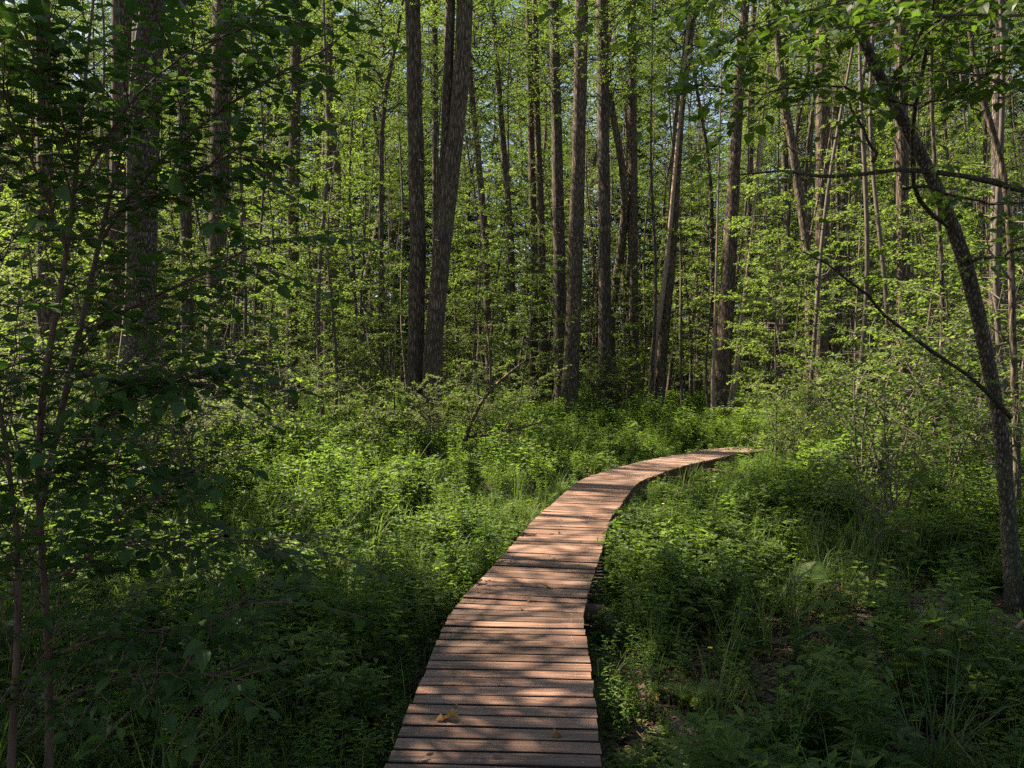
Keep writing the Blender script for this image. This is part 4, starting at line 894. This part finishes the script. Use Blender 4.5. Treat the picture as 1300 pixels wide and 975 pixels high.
herbs = src_collection('herb_source', [herb_mesh(500 + i, H, nd, L, W, M['herb'], st, cp) for i, (H, nd, L, W, st, cp) in enumerate([
    (.55, 9, .062, .022, 5, 1), (.75, 12, .072, .024, 4, 1), (.34, 7, .056, .027, 5, 1), (.45, 8, .090, .036, 4, 5), (.65, 9, .10, .040, 4, 5), (.30, 6, .085, .036, 5, 7), (.6, 14, .055, .011, 6, 1)])]
    + [fern_mesh(520, 6, .42, M['herb']), low_mesh(530, 18, .055, M['herb']), low_mesh(531, 24, .042, M['herb'], .6), herb_mesh(533, .42, 5, .10, .055, M['herb'], 4, 1), herb_mesh(534, .5, 5, .13, .062, M['herb'], 4, 3)])
grasses = src_collection('grass_source', [blade_mesh(540 + i, n, H, w, sp, M['grass'], d) for i, (n, H, w, sp, d) in enumerate([(16, .50, .006, .35, .6), (14, .72, .007, .3, .8), (18, .38, .005, .5, .5), (9, .85, .013, .22, .45), (22, .45, .004, .4, .9)])])
litter = src_collection('litter_source', [litter_mesh(560 + i, 26, M['litter']) for i in range(3)])

def scatter_tree():
    ng = bpy.data.node_groups.get('plant_scatter')
    return ng
def make_scatter(name, coll, pts, rot, scl, vi, label):
    me = bpy.data.meshes.new(name); me.vertices.add(len(pts)); me.vertices.foreach_set('co', np.asarray(pts, np.float32).ravel())
    a = me.attributes.new('prot', 'FLOAT_VECTOR', 'POINT'); a.data.foreach_set('vector', np.asarray(rot, np.float32).ravel())
    a = me.attributes.new('pscl', 'FLOAT', 'POINT'); a.data.foreach_set('value', np.asarray(scl, np.float32))
    a = me.attributes.new('pvar', 'INT', 'POINT'); a.data.foreach_set('value', np.asarray(vi, np.int32))
    o = link(name, me); o['kind'] = 'stuff'; o['label'] = label; o['category'] = name.replace('_', ' ')
    ng = bpy.data.node_groups.new(name, 'GeometryNodeTree')
    ng.interface.new_socket('Geometry', in_out='INPUT', socket_type='NodeSocketGeometry'); ng.interface.new_socket('Geometry', in_out='OUTPUT', socket_type='NodeSocketGeometry')
    N, K = ng.nodes, ng.links; gi = N.new('NodeGroupInput'); go = N.new('NodeGroupOutput'); ip = N.new('GeometryNodeInstanceOnPoints')
    ci = N.new('GeometryNodeCollectionInfo'); ci.inputs['Collection'].default_value = coll; ci.inputs['Separate Children'].default_value = True; ci.inputs['Reset Children'].default_value = True
    def attr(nm, ty):
        n = N.new('GeometryNodeInputNamedAttribute'); n.data_type = ty; n.inputs['Name'].default_value = nm; return [s for s in n.outputs if s.enabled and s.name == 'Attribute'][0]
    K.new(gi.outputs[0], ip.inputs['Points']); K.new(ci.outputs[0], ip.inputs['Instance']); ip.inputs['Pick Instance'].default_value = True
    K.new(attr('pvar', 'INT'), ip.inputs['Instance Index']); K.new(attr('prot', 'FLOAT_VECTOR'), ip.inputs['Rotation']); K.new(attr('pscl', 'FLOAT'), ip.inputs['Scale'])
    K.new(ip.outputs[0], go.inputs[0]); md = o.modifiers.new('scatter', 'NODES'); md.node_group = ng
    return o

def veg_field(x, y):
    """Plant cover 0..1: thin over the bare wet leaf litter near right and lower left."""
    d = np.ones_like(x)
    d *= 1 - 0.68 * np.exp(-(((x - 2.5) / 1.15) ** 2 + ((y - 5.9) / 1.3) ** 2))
    d *= 1 - 0.93 * np.exp(-(((x + 2.1) / 0.75) ** 2 + ((y - 4.6) / 1.0) ** 2))
    d *= 1 - 0.92 * np.exp(-(((x - 3.9) / 0.9) ** 2 + ((y - 6.3) / 1.1) ** 2))
    return d
def plant_points(seed, dens, yr, ok=None, fall=10.0, edge=0.46):
    rr = np.random.default_rng(seed); A = (yr[1] - yr[0]) * 2 * (0.62 * yr[1] + 1.5); n = int(A * dens)
    y = rr.uniform(*yr, n); x = rr.uniform(-1, 1, n) * (0.62 * yr[1] + 1.5)
    k = (np.abs(x) < 0.62 * y + 1.6) & (rr.uniform(size=n) < np.minimum(1, fall / np.maximum(y, 1)) ** 1.2) & (rr.uniform(size=n) < veg_field(x, y))
    x, y = x[k], y[k]; k = path_dist(x, y) > edge
    x, y = x[k], y[k]
    if ok is not None: k = ok(x, y, rr); x, y = x[k], y[k]
    return x, y, rr
def lowf(x, y, a, b, s):  # slow patchiness
    return 0.5 + 0.5 * np.sin(x * a + s) * np.cos(y * b + s * 1.7) + 0.25 * np.sin(2.7 * x * a - y * b * 1.9 + s)

x, y, rr = plant_points(31, 64, (2.0, 40), lambda x, y, q: q.uniform(size=len(x)) < np.clip(lowf(x, y, 1.5, 1.2, 5.5) * 1.4, .5, 1) + (path_dist(x, y) < .8), 11)
h = lowf(x, y, .9, .7, .3); n = len(x); fam = rr.uniform(size=n)
vi = np.where(h > .72, rr.choice([3, 4, 5], n), np.where(h > .35, rr.choice([0, 1, 2, 6, 1], n), rr.choice([2, 5, 7, 8, 9], n)))
vi = np.where(fam < .22, rr.choice([8, 9, 2, 6], n), vi); vi = np.where((fam > .22) & (fam < .5), rr.choice([10, 11, 4, 3, 11], n), vi)
pd_ = path_dist(x, y); sc = rr.uniform(.7, 1.25, n) * np.clip(np.interp(y, [7, 10], [.62, .48]) + (pd_ - .46) * np.interp(y, [7, 11], [.7, .16]), .45, 1.0) * np.interp(y, [0, 10, 20], [0.80, 1.05, 1.2]) * (0.72 + 0.28 * veg_field(x, y)) * rr.choice([.7, .9, 1.0, 1.25], n) * np.clip(.62 + .55 * lowf(x, y, 1.3, 1.1, 4.1), .6, 1.25)
make_scatter('herbs', herbs, np.stack([x, y, ground_z(x, y)], 1), np.stack([rr.normal(0, .08, n), rr.normal(0, .08, n), rr.uniform(0, 6.28, n)], 1), sc, vi, 'dense green leafy herbs covering the wood floor beside the boardwalk')
x, y, rr = plant_points(32, 56, (2.0, 36), lambda x, y, q: q.uniform(size=len(x)) < np.clip(lowf(x, y, .6, .8, 2.0) * 1.1, .12, 1) * np.where((x > 0) & (y < 8), .35, 1), 9, .42)
n = len(x); pd_ = path_dist(x, y); sc = rr.uniform(.65, 1.25, n) * np.clip(0.5 + (pd_ - .46) * np.interp(y, [7, 11], [.6, .16]), .45, 1.0)
make_scatter('grass', grasses, np.stack([x, y, ground_z(x, y)], 1), np.stack([rr.normal(0, .1, n), rr.normal(0, .1, n), rr.uniform(0, 6.28, n)], 1), sc, rr.choice([0, 1, 2, 2, 3, 4, 0, 4, 1], n), 'long green grass blades growing among the herbs')
rr = np.random.default_rng(33); n = 5200; y = rr.uniform(2, 24, n); x = rr.uniform(-1, 1, n) * (0.62 * y + 1.5); k = path_dist(x, y) > .3; x, y = x[k], y[k]; n = len(x)
make_scatter('leaf_litter', litter, np.stack([x, y, ground_z(x, y) + .004], 1), np.stack([0 * x, 0 * x, rr.uniform(0, 6.28, n)], 1), rr.uniform(.8, 1.3, n), rr.integers(0, 3, n), 'brown dead leaves and twigs lying on the wood floor')

# the far-off wood that closes the view
def far_wood():
    rr = np.random.default_rng(44); n = 1800
    a = rr.uniform(-0.80, 0.80, n); d = rr.uniform(60, 92, n); x, y = np.sin(a) * d, np.cos(a) * d
    src = src_collection('far_source', [m for m in (SAP[0][1], SAP[2][1], SAP[5][1], CROWN[0], CROWN[2], SHR[2][1])])
    vi = rr.choice([0, 1, 2, 3, 4, 5], n, p=[.12, .12, .10, .13, .13, .40]); z = np.where((vi == 3) | (vi == 4), rr.uniform(8, 30, n), np.where(vi == 5, rr.uniform(-2.4, -1.0, n), rr.uniform(-.3, .6, n)))
    make_scatter('far_wood', src, np.stack([x, y, z], 1), np.stack([rr.normal(0, .05, n), rr.normal(0, .05, n), rr.uniform(0, 6.28, n)], 1), rr.uniform(1.1, 1.7, n) * np.where(vi == 5, 1.3, 1.0), vi, 'dense green wood closing the view far behind the trunks')
far_wood()

# ------------------------------------------------------------------ single plants and small things
def gp(px, py): q = unproj(px, py, 0.0); return (q[0], q[1], float(ground_z(q[0], q[1])))
def single(name, me, part, label, cat, loc, rz=0, s=1.0, group=None):
    o = link(name, me, None, loc, (0, 0, rz), s); o['label'] = label; o['category'] = cat
    if group: o['group'] = group
    return o
SEDGE = [blade_mesh(600, 70, .85, .007, .45, M['sedge'], 1.1), blade_mesh(601, 22, .95, .012, .28, M['grass'], .6), blade_mesh(602, 34, .8, .006, .4, M['grass'], .9)]
single('sedge_tuft', SEDGE[0], None, 'large dark arching sedge tuft in the near right corner', 'sedge', gp(1180, 985), 0, 1.05)
single('sedge_tuft', SEDGE[0], None, 'dark sedge tuft at the right edge below the crooked tree', 'sedge', gp(1285, 930), 2, 1.1)
for (px, py, s, lab) in [(378, 650, 1.0, 'tall upright grass clump left of the sunlit herbs'), (345, 655, .9, 'tall grass clump between the shrub leaves and the sunlit herbs'), (425, 625, 1.0, 'tall grass clump below the bright leafy shrub'), (840, 790, .8, 'upright sunlit grass clump right of the boardwalk kink')]:
    single('grass_clump', SEDGE[1], None, lab, 'grass clump', gp(px, py), px, s)
rg = np.random.default_rng(77)
for k in range(34):
    yy = rg.uniform(4.2, 15); xx = rg.uniform(-.5, .5) * yy * 1.1
    if path_dist(np.array([xx]), np.array([yy]))[0] < .62: continue
    single('grass_clump', SEDGE[1] if k % 3 else SEDGE[2], None, 'clump of long upright grass blades rising out of the herbs', 'grass clump', (xx, yy, float(ground_z(xx, yy))), rg.uniform(0, 6), rg.uniform(.6, 1.0), 'grass clumps among the herbs')
def reed():
    loc = gp(1008, 880); t = thing('reed', 'tall reed with long drooping grey green blades right of the boardwalk', 'reed', loc); rr = np.random.default_rng(9)
    mb = MB(); mb.tube([(0, 0, -.02), (.01, 0, .35), (.0, .01, .75)], [.007, .006, .003], 6); link('stem', mb.mesh('stem', [M['sedge']], (0,)), t)
    mb = MB(); mb.tube([(.05, .03, -.02), (.06, .02, .3), (.075, .02, .6)], [.006, .005, .003], 6); link('stem', mb.mesh('stem', [M['sedge']], (0,)), t)
    for k, (az, h, L) in enumerate([(2.8, .42, .55), (3.4, .30, .4), (.3, .50, .5), (.0, .36, .55), (2.2, .66, .45), (.9, .70, .4)]):
        dv = np.array([math.cos(az), math.sin(az) * .5, 0]); sv = np.array([-dv[1], dv[0], 0]); v = []
        for u in (0, .25, .5, .75, 1): c = np.array([0, 0, h]) + dv * L * u + np.array([0, 0, L * (.75 * u - .75 * u * u)]); w = .022 * (1 - u ** 2) + .001; v += [c - sv * w / 2, c + sv * w / 2]
        mb = MB(); mb.add(v, None, [(i * 2, i * 2 + 1, i * 2 + 3, i * 2 + 2) for i in range(4)]); link('blade', mb.mesh('blade', [M['sedge']], (0,)), t)
reed()
def horsetail():
    loc = gp(1250, 850); t = thing('horsetail', 'small pale horsetail with stacked whorls near the fallen branch', 'horsetail', loc)
    mb = MB(); mb.tube([(0, 0, -.02), (.005, 0, .3), (.01, 0, .55)], [.004, .0035, .001], 5); link('stem', mb.mesh('stem', [M['herb']], (0,)), t)
    for k in range(9):
        z = .22 + k * .037; L = .085 * (1 - k / 11); a = np.linspace(0, 6.28, 11)[:-1] + k; mb = MB()
        p0 = np.stack([np.full(10, .005), np.zeros(10), np.full(10, z)], 1); p1 = p0 + np.stack([np.cos(a) * L, np.sin(a) * L, np.full(10, L * .35)], 1); mb.twigs(p0, p1, .0018, .001); link('whorl', mb.mesh('whorl', [M['grass']]), t)
horsetail()
fe = [fern_mesh(620, 7, .62, M['herb']), fern_mesh(621, 6, .55, M['herb'])]
for i, px, py, lab in [(1, 880, 890, 'feathery fern in the shade right of the near planks'), (0, 1020, 760, 'feathery fern among the herbs before the bare litter')]:
    single('fern', fe[i], None, lab, 'fern', gp(px, py), px, .62 if py > 800 else .8)
fl_s, fl_p = MB(), MB(); fl_s.tube([(0, 0, -.02), (.01, .0, .25), (.02, .01, .5)], [.003, .0025, .0015], 4)
for k in range(5):
    a = k * 1.2566; fl_p.leaves([(.02, .01, .5)], [(math.cos(a), math.sin(a), .45)], [(-.3 * math.cos(a), -.3 * math.sin(a), 1)], .016, .017, 0, 'mid')
fs, fp = fl_s.mesh('stem', [M['herb']], (0,)), fl_p.mesh('flower', [M['petal']])
for k, (px, py) in enumerate([(822, 607), (836, 608), (846, 605), (830, 612), (842, 640), (852, 645), (902, 824), (851, 606)]):
    q = unproj(px, py, 0.5); loc = (q[0] - .02, q[1], 0.0)
    t = thing('buttercup', 'yellow buttercup in the sunlit herbs right of the boardwalk' if k < 6 or k == 7 else 'single yellow buttercup in the shade right of the near planks', 'flower', loc, 'buttercups right of the boardwalk' if k != 6 else None)
    link('stem', fs, t); link('flower', fp, t)

def dead_leaf_mesh(seed, sc=1.0):
    rr = np.random.default_rng(seed); mb = MB(); tv, tt = LEAF['hi']; v = tv.copy(); v[:, 0] *= .7; v[:, 2] = v[:, 2] * 1.5 + .25 * (v[:, 0] * 2) ** 2 + .12 * np.sin(v[:, 1] * 5); mb.add(v * sc, tt); return mb.mesh('dead_leaf', [M['amber']])
for px, py, a, s, lab in [(583, 913, 1.45, .10, 'long curled amber dead leaf lying on the boardwalk planks'), (566, 913, 1.9, .06, 'short amber dead leaf touching the long curled leaf'), (700, 933, -1.3, .055, 'small brown dead leaf on the right half of the planks'), (580, 857, .9, .035, 'tiny dark leaf near the left edge of the planks')]:
    q = unproj(px, py, DECK_Z + .008); single('dead_leaf', dead_leaf_mesh(int(px)), None, lab, 'leaf', tuple(q), a, s)
BITS = [dead_leaf_mesh(5), dead_leaf_mesh(9)]
rb_ = np.random.default_rng(91)
for k in range(44):
    s_ = rb_.uniform(2.0, 11.5); c = at_s(s_); h = heading(s_); q = c + np.array([h[1], -h[0]]) * rb_.uniform(-.38, .38)
    o = single('leaf_scrap', BITS[k % 2], None, 'small brown leaf scrap lying loose on the boardwalk planks', 'leaf', (q[0], q[1], DECK_Z + .006), rb_.uniform(0, 6.28), rb_.uniform(.012, .032), 'leaf scraps on the planks')
tb = MB(); tb.tube([(-.5, 0, 0), (-.2, .04, .01), (.15, -.03, .004), (.5, .03, .008)], [.045, .04, .032, .015], 5); tb.tube([(.1, -.02, .01), (.25, .12, .03), (.34, .2, .05)], [.025, .018, .008], 4)
TW_ = tb.mesh('twig_scrap', [M['bark']], (0,))
for k in range(9):
    s_ = rb_.uniform(2.2, 10); c = at_s(s_); h = heading(s_); q = c + np.array([h[1], -h[0]]) * rb_.uniform(-.36, .36)
    single('twig_scrap', TW_, None, 'thin dark twig scrap lying on the boardwalk planks', 'twig', (q[0], q[1], DECK_Z + .006), rb_.uniform(0, 6.28), rb_.uniform(.06, .15), 'twig scraps on the planks')
def fallen(label, pix, mat='dead'):
    me, foot, loc = trunk_mesh([(*e,) for e in pix], 6, -1, M[mat], len(label), 0, 8, False, name='fallen_branch', rough=.08)
    o = link('fallen_branch', me, None, foot); o['label'] = label; o['category'] = 'branch'
fallen('pale fallen branch lying by the foot of the crooked mottled tree', [(1166, 687, 4, 8.6), (1230, 693, 5, 8.4), (1276, 708, 7, 8.2), (1320, 730, 7, 8.0)])
fallen('short brown broken branch sticking up at the right edge', [(1272, 818, 5, 6.0), (1299, 790, 5, 6.2), (1320, 765, 4, 6.4)])
fallen('thin bare dead branch lying among the herbs right of the far bend', [(905, 597, 5, 13.6), (935, 602, 6, 13.4), (958, 609, 6, 13.2), (985, 618, 5, 13.0)], 'bark')
fallen('slanting dead twig crossing the sunlit herbs', [(925, 700, 3, 8.8), (930, 680, 3, 8.9), (935, 672, 2, 9.0)])
# the bare forked stem in the centre shrub and other thin bare stems
def bare_stem(label, pix, Z, mat='twig', extra=()):
    me, foot, loc = trunk_mesh(pix, Z, -1, M[mat], len(label), 0, 8, True, name='stem', rough=.07)
    t = thing('bare_stem', label, 'stem', foot); link('stem', me, t)
    for e in extra:
        m2, f2, l2 = trunk_mesh(e, Z, -1, M[mat], len(label) + 3, 0, 7, False, name='branch', rough=.07); link('branch', m2, t, f2 - foot)
bare_stem('bare forked stem slanting up right out of the centre shrub', [(586, 565, 5.5), (600, 530, 5), (615, 500, 4.2), (625, 490, 3.5), (645, 475, 3), (668, 457, 2)], 15.2, 'bark', [[(623, 492, 4), (622, 450, 3), (618, 410, 2)], [(622, 491, 3), (590, 487, 2), (570, 490, 2)], [(592, 555, 4), (640, 550, 3), (690, 535, 2)]])
